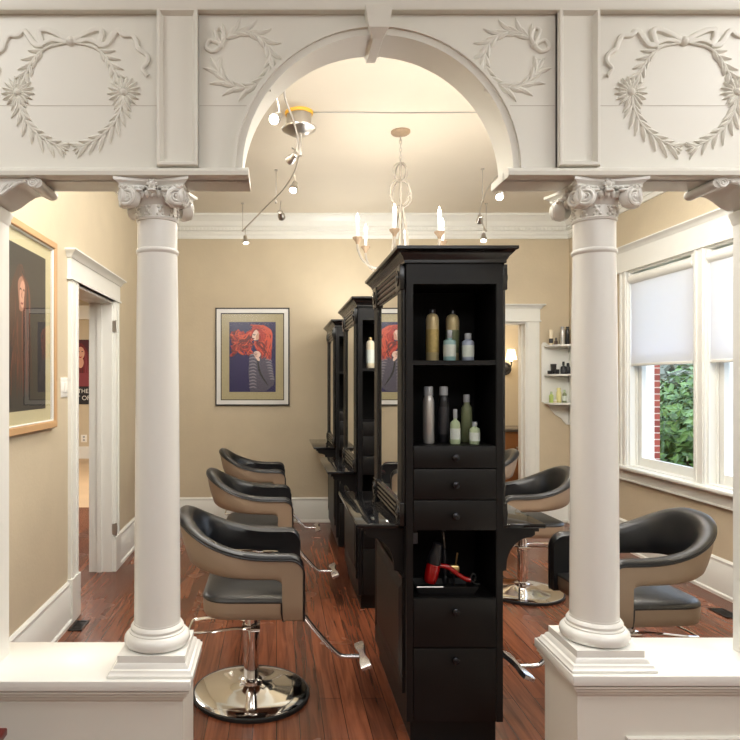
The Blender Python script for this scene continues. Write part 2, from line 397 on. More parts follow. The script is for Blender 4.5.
for k, (y0, y1) in enumerate(W):
    sh = thing('roller_shade', ['white roller shade half lowered over the window nearer the back wall', 'white roller shade half lowered over the window beside the right pilaster'][k], 'window shade', (XR + .02, (y0 + y1) / 2, 2.47), group='roller shades on the right wall')
    hw = (y1 - y0) / 2 - .025
    M = Matrix.Rotation(PI / 2, 4, 'X')
    part(lambda b: b.lathe([(.046, -hw), (.046, hw)], (0, 0, 0), 20, M), 'roller_tube', TRIM, sh)
    part(lambda b: b.box(-.02, -.016, -hw + .012, hw - .012, 1.70 - 2.47, -.02), 'shade_fabric', SHADE, sh)
    part(lambda b: b.box(-.026, -.010, -hw + .012, hw - .012, 1.684 - 2.47, 1.708 - 2.47, bev=.004), 'bottom_bar', TRIM, sh)
    for s in (-1, 1):
        part(lambda b: b.box(-.04, .04, s * hw - .004 + (0 if s < 0 else 0), s * hw + .006, -.02, .06), 'end_bracket', PLASTICW, sh)

# ------------------------------------------------------------------ arched screen
SF, SB = 2.27, 2.42
ARC_R, ARC_Z = .478, 2.288
scr = thing('arched_screen', 'cream painted arched screen with carved wreaths spanning across on top of two columns', 'archway', (C, SF, 2.262))
def kids(o): return kid(o, scr)
XS0, XS1 = -1.30, C + 1.65
b = MB()      # field with arch cut: strip loft in x
n = 48
for Yp in (SF, SB):
    pass
pts = [(-PI / 2 + PI / 2, 0)]
top = 3.0
arc = [(C - ARC_R * math.cos(PI * i / n), ARC_Z + ARC_R * math.sin(PI * i / n)) for i in range(n + 1)]
secs = [(XS0, ARC_Z)] + arc + [(XS1, ARC_Z)]
b.rings([[(x, SF, z), (x, SF, top), (x, SB, top), (x, SB, z)] for x, z in [(XS0, 2.27), (arc[0][0] - 1e-4, 2.27)] + arc + [(arc[-1][0] + 1e-4, 2.27), (XS1, 2.27)]])
kids(b.build('spandrel', WHITE_S, smooth=30))
def archband(b, r0, r1, y0, y1):
    b.rings([[(C - r * math.cos(PI * i / n), y, ARC_Z + r * math.sin(PI * i / n)) for r, y in ((r0, y0), (r1, y0), (r1, y1), (r0, y1))] for i in range(n + 1)])
b = MB(); archband(b, ARC_R - .004, ARC_R + .02, SF - .012, SF + .02); archband(b, ARC_R + .02, ARC_R + .032, SF - .022, SF + .01)
kids(b.build('archivolt', WHITE_S))
# lower moulding on both sides of the arch
def fascia(b, x0, x1):
    prof = [(SF + .03, 2.262), (SF - .02, 2.262), (SF - .03, 2.266), (SF - .032, 2.28), (SF - .026, 2.29), (SF - .012, 2.297), (SF + .03, 2.3)]
    b.prism(prof, 'x', x0, x1)
    b.box(x0, x1, SF + .02, SB + .004, 2.262, 2.29)
b = MB(); fascia(b, XS0, C - .452); kids(b.build('lower_moulding', WHITE_S))
b = MB(); fascia(b, C + .452, XS1); kids(b.build('lower_moulding', WHITE_S))
b = MB()
b.prism([(SF + .01, 2.84), (SF - .03, 2.84), (SF - .034, 2.85), (SF - .034, 2.9), (SF - .06, 2.93), (SF - .08, 2.99), (SF + .01, 3.0)], 'x', XS0, XS1)
kids(b.build('cornice', WHITE_S))
# key block in the arch crown
b = MB()
def ky(w, z): return [(C - w / 2, z), (C + w / 2, z)]
zt, zb = 2.85, ARC_Z + ARC_R - .006
b.rings([[(C - .048, SF - .045, zt), (C + .048, SF - .045, zt), (C + .048, SF + .02, zt), (C - .048, SF + .02, zt)],
         [(C - .034, SF - .045, zb + .012), (C + .034, SF - .045, zb + .012), (C + .034, SF - .003, zb + .012), (C - .034, SF - .003, zb + .012)],
         [(C - .0165, SF - .02, zb - .0145), (C + .0165, SF - .02, zb - .0145), (C + .0165, SF - .003, zb - .0145), (C - .0165, SF - .003, zb - .0145)]])
b.rings([[(C - .03, y, zb + .02), (C - .016, y, zb - .014), (C + .016, y, zb - .014), (C + .03, y, zb + .02)] for y in (SF - .003, SB + .008)])
kids(b.build('keystone', WHITE_S))
# flat pilaster panels with raised borders
for sx in (-1, 1):
    xc = C + sx * .70; h = .072
    b = MB(); b.box(xc - h, xc + h, SF - .012, SF + .01, 2.298, 2.845)
    frame_y(b, xc - h, xc + h, 2.299, 2.849, [(0, SF), (0, SF - .026), (.003, SF - .031), (.011, SF - .031), (.015, SF - .026), (.018, SF - .016), (.022, SF - .011)])
    kids(b.build('raised_panel', WHITE_S))
# horizontal seam in each field
SEAM = mat('seam_shadow_line', rgb(196, 188, 176), .6)
for x0, x1 in ((XS0, C - .775), (C - .625, C - .43), (C + .43, C + .625), (C + .775, XS1)):
    b = MB(); b.box(x0, x1, SF - .0012, SF + .002, 2.518, 2.5195); kids(b.build('board_seam', SEAM))

# carved relief
PX = SF / F
class Relief:
    def __init__(s, ox, oz, flip=1): s.b = MB(); s.ox, s.oz, s.fl = ox, oz, flip
    def P(s, u, v, h): return (s.ox + s.fl * u * PX, SF - h, s.oz - v * PX)
    def leaf(s, u, v, ang, ln, wd, h=.010, bend=0.0):
        R = []; N = 6
        for i in range(N + 1):
            t = i / N; a = ang + bend * t
            w = wd * math.sin(PI * min(1, (t * .92 + .08))) ** .8 * .5 + .12
            if i == N: w = .1
            cu, cv = u + ln * t * math.cos(ang + bend * t * .5), v + ln * t * math.sin(ang + bend * t * .5)
            nx, nv = -math.sin(a), math.cos(a)
            hh = h * (.55 + .45 * math.sin(PI * t))
            R.append([s.P(cu + nx * w, cv + nv * w, -.002), s.P(cu + nx * w * .8, cv + nv * w * .8, hh * .55), s.P(cu, cv, hh), s.P(cu - nx * w * .8, cv - nv * w * .8, hh * .55), s.P(cu - nx * w, cv - nv * w, -.002)])
        s.b.rings(R, close=True, cap=True)
    def strap(s, pts, wd, h=.009):
        # smooth ribbon through points
        Q = smooth_path(pts, 6); R = []
        for i, (u, v) in enumerate(Q):
            a, c = Q[max(i - 1, 0)], Q[min(i + 1, len(Q) - 1)]
            d = math.hypot(c[0] - a[0], c[1] - a[1]) or 1; nx, nv = -(c[1] - a[1]) / d, (c[0] - a[0]) / d
            w = wd if isinstance(wd, (int, float)) else wd[0] + (wd[1] - wd[0]) * i / (len(Q) - 1)
            R.append([s.P(u + nx * w, v + nv * w, -.002), s.P(u + nx * w * .7, v + nv * w * .7, h * .8), s.P(u, v, h), s.P(u - nx * w * .7, v - nv * w * .7, h * .8), s.P(u - nx * w, v - nv * w, -.002)])
        s.b.rings(R)
    def dome(s, u, v, r, h):
        R = []
        for k in range(5):
            a = k / 4 * PI / 2
            R.append([s.P(u + r * math.cos(a) * math.cos(t * PI / 6), v + r * math.cos(a) * math.sin(t * PI / 6), h * math.sin(a) - .001) for t in range(12)])
        s.b.rings(R)
def smooth_path(pts, k):
    out = []; P = [pts[0]] + list(pts) + [pts[-1]]
    for i in range(1, len(P) - 2):
        p0, p1, p2, p3 = P[i - 1], P[i], P[i + 1], P[i + 2]
        for j in range(k):
            t = j / k
            out.append(tuple(.5 * ((2 * p1[q]) + (-p0[q] + p2[q]) * t + (2 * p0[q] - 5 * p1[q] + 4 * p2[q] - p3[q]) * t * t + (-p0[q] + 3 * p1[q] - 3 * p2[q] + p3[q]) * t ** 3) for q in range(len(p1))))
    out.append(tuple(pts[-1])); return out

def big_wreath(sx):
    ox = C + sx * 1.078; oz = EYE + (HY - 41.5) * PX
    r = Relief(ox, oz)
    for s in (-1, 1):
        # garland stem: knot -> flower -> bottom tip
        up = smooth_path([(s * 4, 2), (s * 22, 6), (s * 35, 16), (s * 44, 32), (s * 51, 50)], 6)
        lo = smooth_path([(s * 52, 54), (s * 50, 68), (s * 42, 84), (s * 26, 98), (s * 9, 106)], 6)
        r.strap(up[::3], (1.2, 1.6), .008); r.strap(lo[::3], (1.6, 1.0), .008)
        for path, st, en, L in ((up, 8, 23, 15), (lo, 0, 23, 17)):
            for i in range(st, en, 3):
                (u0, v0), (u1, v1) = path[i], path[min(i + 1, len(path) - 1)]
                a = math.atan2(v1 - v0, u1 - u0)
                for side in (1, -1):
                    out = (side * s) < 0
                    j = 0 if out else 1
                    (uj, vj) = path[min(i + j, len(path) - 1)]
                    r.leaf(uj, vj, a + side * (.38 if out else .42), L * (1.12 if out else .85) * random.uniform(.88, 1.12), 4.6, .0095, side * (.38 if out else .2))
        u, v = lo[-1]
        a = math.atan2(lo[-1][1] - lo[-3][1], lo[-1][0] - lo[-3][0])
        for d in (-.75, -.4, 0, .4, .75): r.leaf(u + s * 3, v - 1, a + d, 11, 3.4, .009)
    g = kids(r.b.build('wreath', WHITE_S))
    for s in (-1, 1):
        r = Relief(ox, oz)
        u0, v0 = s * 53, 51
        for k in range(17): r.leaf(u0 + 3 * math.cos(2 * PI * k / 17), v0 + 3 * math.sin(2 * PI * k / 17), 2 * PI * k / 17 + .1, 13.5, 3.8, .011)
        r.dome(u0, v0, 4.4, .018)
        f = r.b.build('flower', WHITE_S); f.parent = g
    r = Relief(ox, oz)
    for s in (-1, 1):
        r.strap([(s * 2, 0), (s * 12, -6), (s * 24, -11), (s * 31, -10), (s * 30, -2), (s * 27, 5)], (3.0, 3.6), .012)
        r.strap([(s * 28, 3), (s * 18, -1), (s * 4, 1)], 2.8, .010)
        r.strap([(s * 27, 4), (s * 36, 3), (s * 46, -10), (s * 53, -6), (s * 62, -5), (s * 66, 2), (s * 68, 8), (s * 76, 14), (s * 77, 21), (s * 72, 28), (s * 77, 35)], (3.4, 2.2), .011)
    r.dome(0, 0, 5.2, .018)
    f = r.b.build('bow', WHITE_S); f.parent = g
def small_wreath(sx):
    ox = C + sx * .4715; oz = EYE + (HY - 60) * PX
    r = Relief(ox, oz, sx * -1)     # built for the left field, mirrored for the right
    N = 30
    ring = [(27 * math.cos(t), 28 * math.sin(t)) for t in [(-2.5 + 2 * PI * i / N) for i in range(N + 1)]]
    r.strap(ring[:28], 1.2, .006)
    for i in range(0, 26, 2):
        (u0, v0), (u1, v1) = ring[i], ring[i + 1]
        a = math.atan2(v1 - v0, u1 - u0)
        r.leaf(u0, v0, a - .42, 20, 5.2, .008, -.5)
        r.leaf(u1, v1, a + .5, 15, 4.8, .009, .3)
        r.leaf(u1, v1, a - .1, 16, 4.6, .0085, .1)
    g = kids(r.b.build('wreath', WHITE_S))
    r = Relief(ox, oz, sx * -1)
    r.strap([(-23, -16), (-28, -28), (-23, -31), (-19, -23), (-22, -15)], 2.2, .011)
    r.strap([(-23, -15), (-33, -19), (-37, -12), (-30, -8), (-23, -13)], 2.2, .011)
    r.dome(-23, -14, 3.4, .014)
    f = r.b.build('bow', WHITE_S); f.parent = g
for sx in (-1, 1): big_wreath(sx); small_wreath(sx)

# ------------------------------------------------------------------ columns on low walls
def column(xc, zled, label):
    Y = 2.365
    t = thing('column', label, 'column', (xc, Y, zled), group='columns of the arched screen')
    H = 2.262 - zled
    part(lambda b: b.rects(-.118, .118, -.118, .118, [(.03, 0), (.03, .008), (.024, .012), (.02, .022), (.012, .026), (.008, .036), (0, .042), (0, .066)]), 'plinth', WHITE, t)
    z0 = .066
    pr = [(.10, z0), (.113, z0 + .006), (.119, z0 + .02), (.117, z0 + .034), (.108, z0 + .045), (.1, z0 + .048), (.1, z0 + .053), (.094, z0 + .057), (.096, z0 + .066), (.092, z0 + .073), (.085, z0 + .077), (.085, z0 + .083)]
    part(lambda b: b.lathe(pr, seg=48), 'base_moulding', WHITE, t)
    zr, zn = 2.02 - zled, 2.128 - zled
    pr = [(.0835, z0 + .08), (.082, z0 + .4), (.0795, z0 + .8), (.0755, zr - .2), (.0725, zr - .01), (.0765, zr - .006), (.0785, zr), (.0765, zr + .006), (.0725, zr + .01), (.0725, zn)]
    part(lambda b: b.lathe(pr, seg=48), 'shaft', WHITE, t)
    # capital: necking, echinus, concave abacus
    cb = MB()
    cb.lathe([(.0725, zn - .002), (.076, zn), (.078, zn + .008), (.074, zn + .012), (.073, zn + .05), (.078, zn + .056), (.08, zn + .064), (.09, zn + .075), (.092, zn + .088), (.08, zn + .1)], seg=40)
    N = 14; hs = .122; ab = []
    for k in range(4):
        for i in range(N):
            u = -1 + 2 * i / N
            d = hs - .026 * (1 - u * u); w = hs * u
            c, s = math.cos(k * PI / 2), math.sin(k * PI / 2)
            ab.append((w * c - (-d) * s * 1, w * s + (-d) * c))
    za = H - .032
    cb.rings([[(x * q, y * q, z) for x, y in ab] for q, z in ((.9, za), (.94, za + .004), (.94, za + .01), (.97, za + .013), (1.03, za + .018), (1.07, za + .021), (1.07, H - .0015))])
    for k in range(4):            # small central flower on each side of the slab
        a = k * PI / 2
        cx, cy = .1 * math.cos(a), .1 * math.sin(a)
        cb.ball((cx, cy, za + .012), .014, seg=8, rg=5)
        for j in range(6):
            q = 2 * PI * j / 6
            cb.ball((cx * 1.03 - math.sin(a) * .014 * math.cos(q), cy * 1.03 + math.cos(a) * .014 * math.cos(q), za + .012 + .014 * math.sin(q)), .0075, seg=6, rg=4)
    cap = cb.build('capital', WHITE, t)
    eg = MB()
    for k in range(28):
        a = 2 * PI * k / 28
        eg.ball((.094 * math.cos(a), .094 * math.sin(a), zn + .082), .0088, 1, 1, 1.6, seg=8, rg=5)
    for k in range(4):
        cq, sq = math.cos(k * PI / 2), math.sin(k * PI / 2)
        for i in range(13):
            u = -.9 + 1.8 * i / 12; d = (hs - .026 * (1 - u * u)) * .96
            eg.ball((hs * u * .95 * cq + d * sq, hs * u * .95 * sq - d * cq, za + .001), .0062, seg=6, rg=4)
        for j in range(-1, 2):      # leaf sprays curling over the scrolls
            eg.ball(((.05 * j) * cq + .108 * sq, (.05 * j) * sq - .108 * cq, zn + .09), .012, 1.6 if sq == 0 else 1, 1, .55, seg=8, rg=5)
    eg.build('egg_band', WHITE, cap)
    nk = MB()
    for k in range(10):
        a = 2 * PI * k / 10
        for dz, da, r in ((.03, 0, .008), (.018, .13, .006), (.018, -.13, .006), (.044, .1, .0055), (.044, -.1, .0055)):
            nk.ball((.074 * math.cos(a + da), .074 * math.sin(a + da), zn + dz), r, seg=6, rg=4)
    nk.build('necking_relief', WHITE, cap)
    for k in range(4):
        for sgn in (-1, 1):
            ang = PI / 4 + k * PI / 2 + sgn * PI / 4          # face normal direction
            fx, fy = math.cos(ang), math.sin(ang)
            dg = PI / 4 + k * PI / 2                            # the corner diagonal
            nx, ny = math.cos(ang + -sgn * .42 * 0 + sgn * -.35), math.sin(ang + sgn * -.35)
            # disc centre on the diagonal pushed to its own face
            cx, cy = .118 * math.cos(dg) + fx * .022, .118 * math.sin(dg) + fy * .022
            n_ = Vector((nx, ny, 0)); tdir = Vector((-ny, nx, 0)) * (1 if (Vector((-ny, nx, 0)).dot(Vector((math.cos(dg), math.sin(dg), 0))) > 0) else -1)
            ce = Vector((cx, cy, zn + .068))
            vb = MB(); R0 = .036
            ring = lambda r, o: [ce + tdir * (r * math.cos(2 * PI * i / 20)) + Vector((0, 0, r * math.sin(2 * PI * i / 20))) + n_ * o for i in range(20)]
            vb.rings([ring(R0 * .9, -.03), ring(R0, -.02), ring(R0, .0), ring(R0 * .93, .004)])
            sp = []; rad = []
            for i in range(44):
                th = i / 43 * 2 * PI * 2.3; r = R0 * .93 * (1 - i / 43 * .82)
                sp.append(ce + tdir * (r * math.sin(th)) + Vector((0, 0, r * math.cos(th))) + n_ * .0075); rad.append(.0068 * (1 - .5 * i / 43))
            vb.tube(sp, rad, 6)
            vb.ball(ce + n_ * .005, .0075, seg=8, rg=5)
            vb.build('volute', WHITE, cap)
    return t
column(C - .791, .526, 'white column with scrolled capital left of the arch')
column(C + .810, .544, 'white column with scrolled capital right of the arch')

def low_wall(x0, x1, zt, inner, label, panel):
    t = thing('half_wall', label, 'half wall', ((x0 + x1) / 2, 2.36, 0))
    xc = (x0 + x1) / 2; a, c = x0 - xc, x1 - xc
    y0, y1 = 2.2 - 2.36, 2.535 - 2.36
    e0, e1 = (a, c - .03) if inner > 0 else (a + .03, c)
    part(lambda b: b.box(e0, e1, y0 + .035, y1 - .03, 0, zt - .062), 'wall_body', WHITE_S, t)
    ax, cx = (a + .0, c) if inner > 0 else (a, c)
    b = MB()
    b.box(ax, cx, y0, y1, zt - .036, zt, bev=.004)
    b.build('ledge', WHITE, t)
    b = MB()
    for d, za, zb in ((.028, zt - .041, zt - .034), (.007, zt - .048, zt - .0405), (.032, zt - .053, zt - .0475), (.015, zt - .061, zt - .053), (.036, zt - .066, zt - .061), (.024, zt - .074, zt - .066)):
        b.box(a if inner > 0 else a + d, c - d if inner > 0 else c, y0 + d, y1 - d, za, zb)
    b.build('ledge_moulding', WHITE_S, t)
    if panel:
        b = MB(); px0, px1 = panel[0] - xc, panel[1] - xc; zt2 = panel[2]; yf = y0 + .035
        frame_y(b, px0, px1, .12, zt2, [(0, yf + .002), (0, yf - .01), (.004, yf - .013), (.012, yf - .012), (.02, yf - .004), (.024, yf + .002)])
        b.build('panel_moulding', WHITE_S, t)
    return t
low_wall(-1.335, C - .648, .525, 1, 'low white half wall carrying the left column', None)
low_wall(C + .658, 3.2, .543, -1, 'low white half wall carrying the right column', (1.21, 2.9, .32))

def pilaster(sx):
    t = thing('pilaster', ['white pilaster at the left edge beside the framed portrait', 'white pilaster at the right edge beside the window'][sx > 0], 'pilaster', (C + sx * 1.480, 2.36, .525 if sx < 0 else .543))
    zl = .525 if sx < 0 else .543
    w0, w1 = (-.12, .12)
    # inner face at C+-1.325
    part(lambda b: b.box(-.122, .122, -.09, .06, 0, 2.15 - zl), 'shaft', WHITE, t)
    part(lambda b: b.rects(-.125, .125, -.092, .062, [(-.003, 2.13 - zl), (.002, 2.14 - zl), (.003, 2.155 - zl), (.008, 2.165 - zl), (.009, 2.178 - zl)]), 'cap_moulding', WHITE, t)
    return t
pilaster(-1); pilaster(1)
def bracket(sx):
    lab = ['scrolled white bracket under the screen at the left edge', 'scrolled white bracket under the screen at the right edge'][sx > 0]
    t = thing('bracket', lab, 'bracket', (C + sx * 1.362, 2.345, 2.2605), group='scrolled brackets')
    s = -sx      # direction towards the arch
    # S profile: (along s, z) relative
    top = [(-.2, 0), (.158, 0)]
    scr_ = [(.165 + .022 * math.cos(a), -.016 + .018 * math.sin(a)) for a in [PI / 2 - i * .42 for i in range(9)]]
    low = [(.142, -.026), (.128, -.018), (.105, -.022), (.078, -.038), (.05, -.06), (.02, -.075), (-.02, -.082), (-.2, -.082)]
    poly = [(s * u, z) for u, z in [(-.2, 0), (.16, 0)] + scr_ + low]
    b = MB(); b.prism(poly, 'y', -.085, .08); b.build('console', WHITE, t)
    b = MB(); sp = [(s * (.155 + .02 * (1 - i / 40) * math.cos(i * .38)), -.088, -.017 + .018 * (1 - i / 40) * math.sin(i * .38)) for i in range(40)]
    b.tube(sp, .004, 6)
    sp = [(s * (-.01 + .034 * (1 - i / 46 * .9) * math.cos(i * .36)), -.088, -.045 + .032 * (1 - i / 46 * .9) * math.sin(i * .36)) for i in range(46)]
    b.tube(sp, .0045, 6)
    b.tube([(s * u, -.087, z - .002 + .008) for u, z in low[1:7]], .004, 6)
    for i in range(5): b.tube([(s * (.045 + .018 * i), -.086, -.045 + .008 * i), (s * (.052 + .018 * i), -.088, -.03 + .006 * i), (s * (.066 + .018 * i), -.086, -.016 + .002 * i)], [.003, .005, .002], 6)
    b.build('scroll_carving', WHITE, t)
bracket(-1); bracket(1)

# ------------------------------------------------------------------ styling stations
def make_station():
    t = thing('styling_station', '', 'styling station', (0, 0, 0), group='black double sided styling stations')
    w = .2055; Ln = .88; sw = .028; nd = .30       # half width, length, stile width, niche depth
    zk, zT = .096, 2.062
    b = MB()
    b.box(-w, w, nd, Ln, zk, zT)
    for s in (-1, 1): b.box(s * w, s * (w - sw), 0, nd, zk, zT)
    b.box(-w + sw, w - sw, 0, nd, 1.964, zT); b.box(-w + sw, w - sw, .004, nd, 1.253, 1.273); b.box(-w + sw, w - sw, .004, nd, .9125, .93)
    b.box(-w + sw, w - sw, .004, nd, .605, .625); b.box(-w + sw, w - sw, .004, nd, zk, zk + .02)
    b.build('carcass', BLACK, t)
    part(lambda b: (b.box(-w + sw, w - sw, nd - .003, nd, zk + .02, 1.964), [b.box(s * (w - sw - .0025), s * (w - sw), .012, nd - .003, c0, c1) for s in (-1, 1) for c0, c1 in ((.625, .9125), (1.273, 1.618), (1.638, 1.964))]), 'niche_shade_lining', BLACKIN, t)  # thin added sheets that darken the niches, shade held in their colour
    part(lambda b: b.box(-w + .022, w - .022, .03, Ln - .02, 0, zk), 'toe_kick', BLACK, t)
    part(lambda b: b.rects(-w, w, 0, Ln, [(.004, 2.05), (.012, 2.053), (.012, 2.064), (.016, 2.068), (.02, 2.078), (.03, 2.088), (.04, 2.1), (.046, 2.103), (.05, 2.106), (.05, 2.118)]), 'crown', BLACKG, t)
    part(lambda b: b.box(-w + sw, w - sw, .006, nd, 1.618, 1.638), 'shelf', BLACK, t)
    for z0, z1 in ((1.177, 1.273), (1.043, 1.177), (.9125, 1.043), (.4128, .625), (.098, .4128)):
        d = MB(); d.box(-w + sw + .002, w - sw - .002, -.004, .02, z0 + .002, z1 - .002, bev=.002)
        dr = d.build('drawer', BLACK, t)
        zk_ = (z0 + z1) / 2 if z1 - z0 < .2 else z1 - (.052 if z1 > .5 else .045)
        M = Matrix.Rotation(PI / 2, 4, 'X')
        k = MB(); k.lathe([(.008, 0), (.007, .009), (.013, .013), (.0165, .02), (.015, .027), (.008, .031), (0, .0315)], (-.002, -.004, zk_), 16, M)
        k.build('knob', GUN, dr)
    for s in (-1, 1):
        # mirror with reeded frame and corner blocks
        xs = s * w
        y0, y1, z0, z1, cw = .11, .69, 1.023, 1.944, .09
        fr = MB()
        def bar(a0, a1, c0, c1, vert):
            fr.box(xs, xs + s * .012, a0, a1, c0, c1)
            for k in range(4):
                if vert: q = a0 + (k + .5) * (a1 - a0) / 4; fr.tube([(xs + s * .012, q, c0), (xs + s * .012, q, c1)], .0085, 8)
                else: q = c0 + (k + .5) * (c1 - c0) / 4; fr.tube([(xs + s * .012, a0, q), (xs + s * .012, a1, q)], .0095, 8)
        bar(y0, y1, z1, z1 + .105, False); bar(y0, y1, .932, z0, False)
        bar(y0 - cw, y0, z0, z1, True); bar(y1, y1 + cw, z0, z1, True)
        for yy in (y0 - cw, y1):
            for c0, c1 in ((z1, z1 + .105), (.93, z0)):
                fr.box(xs, xs + s * .026, yy - .003, yy + cw + .003, c0 - .003, c1 + .003, bev=.003)
                M = Matrix.Rotation(s * PI / 2, 4, 'Y')
                fr.lathe([(.034, 0), (.034, .006), (.024, .006), (.02, .003), (.012, .004), (.008, .009), (0, .01)], (xs + s * .026, yy + cw / 2, (c0 + c1) / 2), 20, M)
        f = fr.build('mirror_frame', BLACKG, t)
        mr = MB(); mr.box(xs, xs + s * .006, y0, y1, z0, z1); mr.build('mirror_glass', MIRROR, f)
        # counter and its brackets
        ct = MB(); ct.box(s * w, s * (w + .205), .05, Ln + .01, .909, .929, bev=.004); ctop = ct.build('countertop', GRANITE, t)
        ap = MB(); ap.box(s * w, s * (w + .18), .065, Ln, .893, .909)
        ap.build('counter_apron', BLACK, ctop)
        for yb in (.07, Ln - .06):
            br = MB()
            poly = [(w, .893), (w + .165, .893), (w + .165, .878), (w + .15, .868)] + [(w + .15 - .11 * math.sin(a) , .868 - .13 * (1 - math.cos(a))) for a in [i * PI / 16 for i in range(1, 9)]] + [(w + .04, .722), (w + .012, .716), (w, .70)]
            br.prism([(s * u, z) for u, z in poly], 'y', yb, yb + .035)
            br.build('counter_bracket', BLACK, t)
        pn = MB()
        xo = s * w
        for q in ((.04, .8, .2, .7),):
            pn.rings([[(xo, q[0], q[2]), (xo, q[1], q[2]), (xo, q[1], q[3]), (xo, q[0], q[3])],
                      [(xo + s * .012, q[0], q[2]), (xo + s * .012, q[1], q[2]), (xo + s * .012, q[1], q[3]), (xo + s * .012, q[0], q[3])],
                      [(xo + s * .004, q[0] + .03, q[2] + .03), (xo + s * .004, q[1] - .03, q[2] + .03), (xo + s * .004, q[1] - .03, q[3] - .03), (xo + s * .004, q[0] + .03, q[3] - .03)],
                      [(xo + s * .014, q[0] + .07, q[2] + .07), (xo + s * .014, q[1] - .07, q[2] + .07), (xo + s * .014, q[1] - .07, q[3] - .07), (xo + s * .014, q[0] + .07, q[3] - .07)]])
        pn.build('side_panel', BLACK, t, smooth=0)
    return t
XST = .7605; YS = [2.75, 4.37, 5.99]
st = make_station(); st.location = (XST, YS[0], 0)
st['label'] = 'front black styling station with product bottles and drawers facing the arch'
dup(st, (XST, YS[1], 0), 0, 'middle black styling station behind the front one')
dup(st, (XST, YS[2], 0), 0, 'rear black styling station closest to the back wall')

# ------------------------------------------------------------------ salon chairs
def make_chair():
    t = thing('salon_chair', '', 'salon chair', (0, 0, 0), group='black and taupe salon chairs')
    Wd, XF, XB, XA = .285, .25, -.36, -.06
    path = []                                         # outer plan from near arm front round the back
    xsl = [XF, XF - .002, XF - .006, XF - .012, XF - .02, XF - .03, XF - .042, XF - .058, .18, .165, .156, .1525, .150, .143, .135, .125, .112, .08, .04, 0, -.03]
    for x in xsl: path.append((x, -Wd, 1))
    for i in range(33):
        a = i / 32 * PI
        c, s = math.sin(a), -math.cos(a)
        path.append((XA - (XA - XB) * abs(c) ** .9, Wd * (abs(s) ** .82) * (1 if s > 0 else -1), 0))
    for x in xsl[::-1]: path.append((x, Wd, 1))
    def zup(x):
        u = max(0, min(1, (x - XB) / (.10 - XB)))
        k = (1 - u) ** 2.1
        z = .762 + .158 * k
        if x > XF - .06: z -= .06 * (1 - math.sqrt(max(0, 1 - ((x - XF + .06) / .0605) ** 2)))
        return z
    def zlow(x):
        if x >= .1524: 
            z = .463
            return z
        if x >= .112: return .648 - .03 * (1 - math.sqrt(max(0, 1 - ((x - .112) / .0405) ** 2)))
        u = max(0, min(1, (x - XB) / (.05 - XB)))
        return .648 + .04 * (1 - u) ** 1.6
    n = len(path); shell = []; inner = []
    for i in range(n):
        x, y, fl = path[i]
        a, c = path[max(i - 1, 0)], path[min(i + 1, n - 1)]
        tx, ty = c[0] - a[0], c[1] - a[1]; d = math.hypot(tx, ty)
        if fl and (i < len(xsl) or i >= n - len(xsl)): nx, ny = 0, (1 if y < 0 else -1)
        else: nx, ny = (ty / d, -tx / d); 
        if nx * (x + .0) + ny * y > 0 and not fl: nx, ny = -nx, -ny
        T = .05 + .012 * max(0, -x - .05) / .3
        zu, zl = zup(x), zlow(x)
        lean = .055 * max(0, min(1, (-x - .05) / .3))       # lower edge tucked in at the back
        def O(off, z):
            k = (zu - z) / max(.05, zu - zl) * lean
            return (x + nx * (off + k), y + ny * (off + k), z)
        hgt = zu - zl
        shell.append([O(T - .004, zl), O(.008, zl), O(.001, zl + .008)] + [O((-.006 if fl == 0 else 0) * math.sin(PI * q), zl + .008 + (hgt - .03) * q) for q in (.25, .5, .75, 1)])
        inner.append([O(-.003, zu - .024), O(-.004, zu - .012), O(.006, zu - .002), O(.02, zu + .004), O(T - .014, zu), O(T + .004, zu - .014)] + [O(T + (.01 if fl == 0 else 0) * math.sin(PI * q), zu - .014 - (hgt - .014) * q) for q in (.2, .45, .7, .9)] + [O(T - .004, zl)])
    b = MB(); b.rings(shell, close=False); b.build('outer_shell', TAN, t, smooth=50)
    b = MB(); b.rings(inner, close=False)
    for row, row2 in ((shell[0], inner[0]), (shell[-1], inner[-1])):
        loop = row + row2[:-1]
        b.f([b.v(p) for p in loop])
    for sgn, e in ((1, 0), (-1, n - 1)):                     # piping round the open edges
        b.tube([shell[e][k] for k in range(1, 7)], .0055, 6)
    b.tube([r[0] for r in inner], .0045, 6)
    b.build('arm_and_back_pad', LEATHER, t, smooth=50)
    # seat
    def plan(o):
        P = [(.23 - o, -.234 + o), (.152, -.234 + o), (.149, -.279 + o)]
        for cx, cy, a0 in ((-.10, -.279 + .12, -PI / 2), (-.10, .279 - .12, PI)):
            P += [(cx + (.12 - o) * math.cos(a0 - k * PI / 14), cy + (.12 - o) * math.sin(a0 - k * PI / 14)) for k in range(8)]
        P += [(.149, .279 - o), (.152, .234 - o), (.23 - o, .234 - o)]
        return P
    b = MB(); b.rings([[(x, y, z) for x, y in plan(o)] for o, z in ((.03, .459), (.012, .463), (.003, .475), (0, .5), (0, .543))]); b.build('seat_base', TAN, t)
    b = MB(); b.rings([[(x, y, z) for x, y in plan(o)] for o, z in ((0, .541), (-.002, .548), (.004, .556), (.02, .563), (.06, .567), (.12, .569))]); seat = b.build('seat_cushion', LEATHER_S, t)
    b = MB()
    for s in (-1, 1): b.tube([(.147, s * .281, .548), (.149, s * .282, .5), (.155, s * .281, .462)], .004, 6)
    b.build('seam_piping', LEATHER, seat)
    # pump, base
    part(lambda b: b.lathe([(.05, .44), (.05, .46)], seg=24) .box(-.13, .13, -.1, .1, .445, .462) , 'seat_plate', RUBBER, t)
    pr = [(.037, .05), (.037, .30), (.041, .302), (.041, .325), (.032, .33), (.032, .45)]
    part(lambda b: b.lathe(pr, seg=28), 'hydraulic_post', CHROME, t)
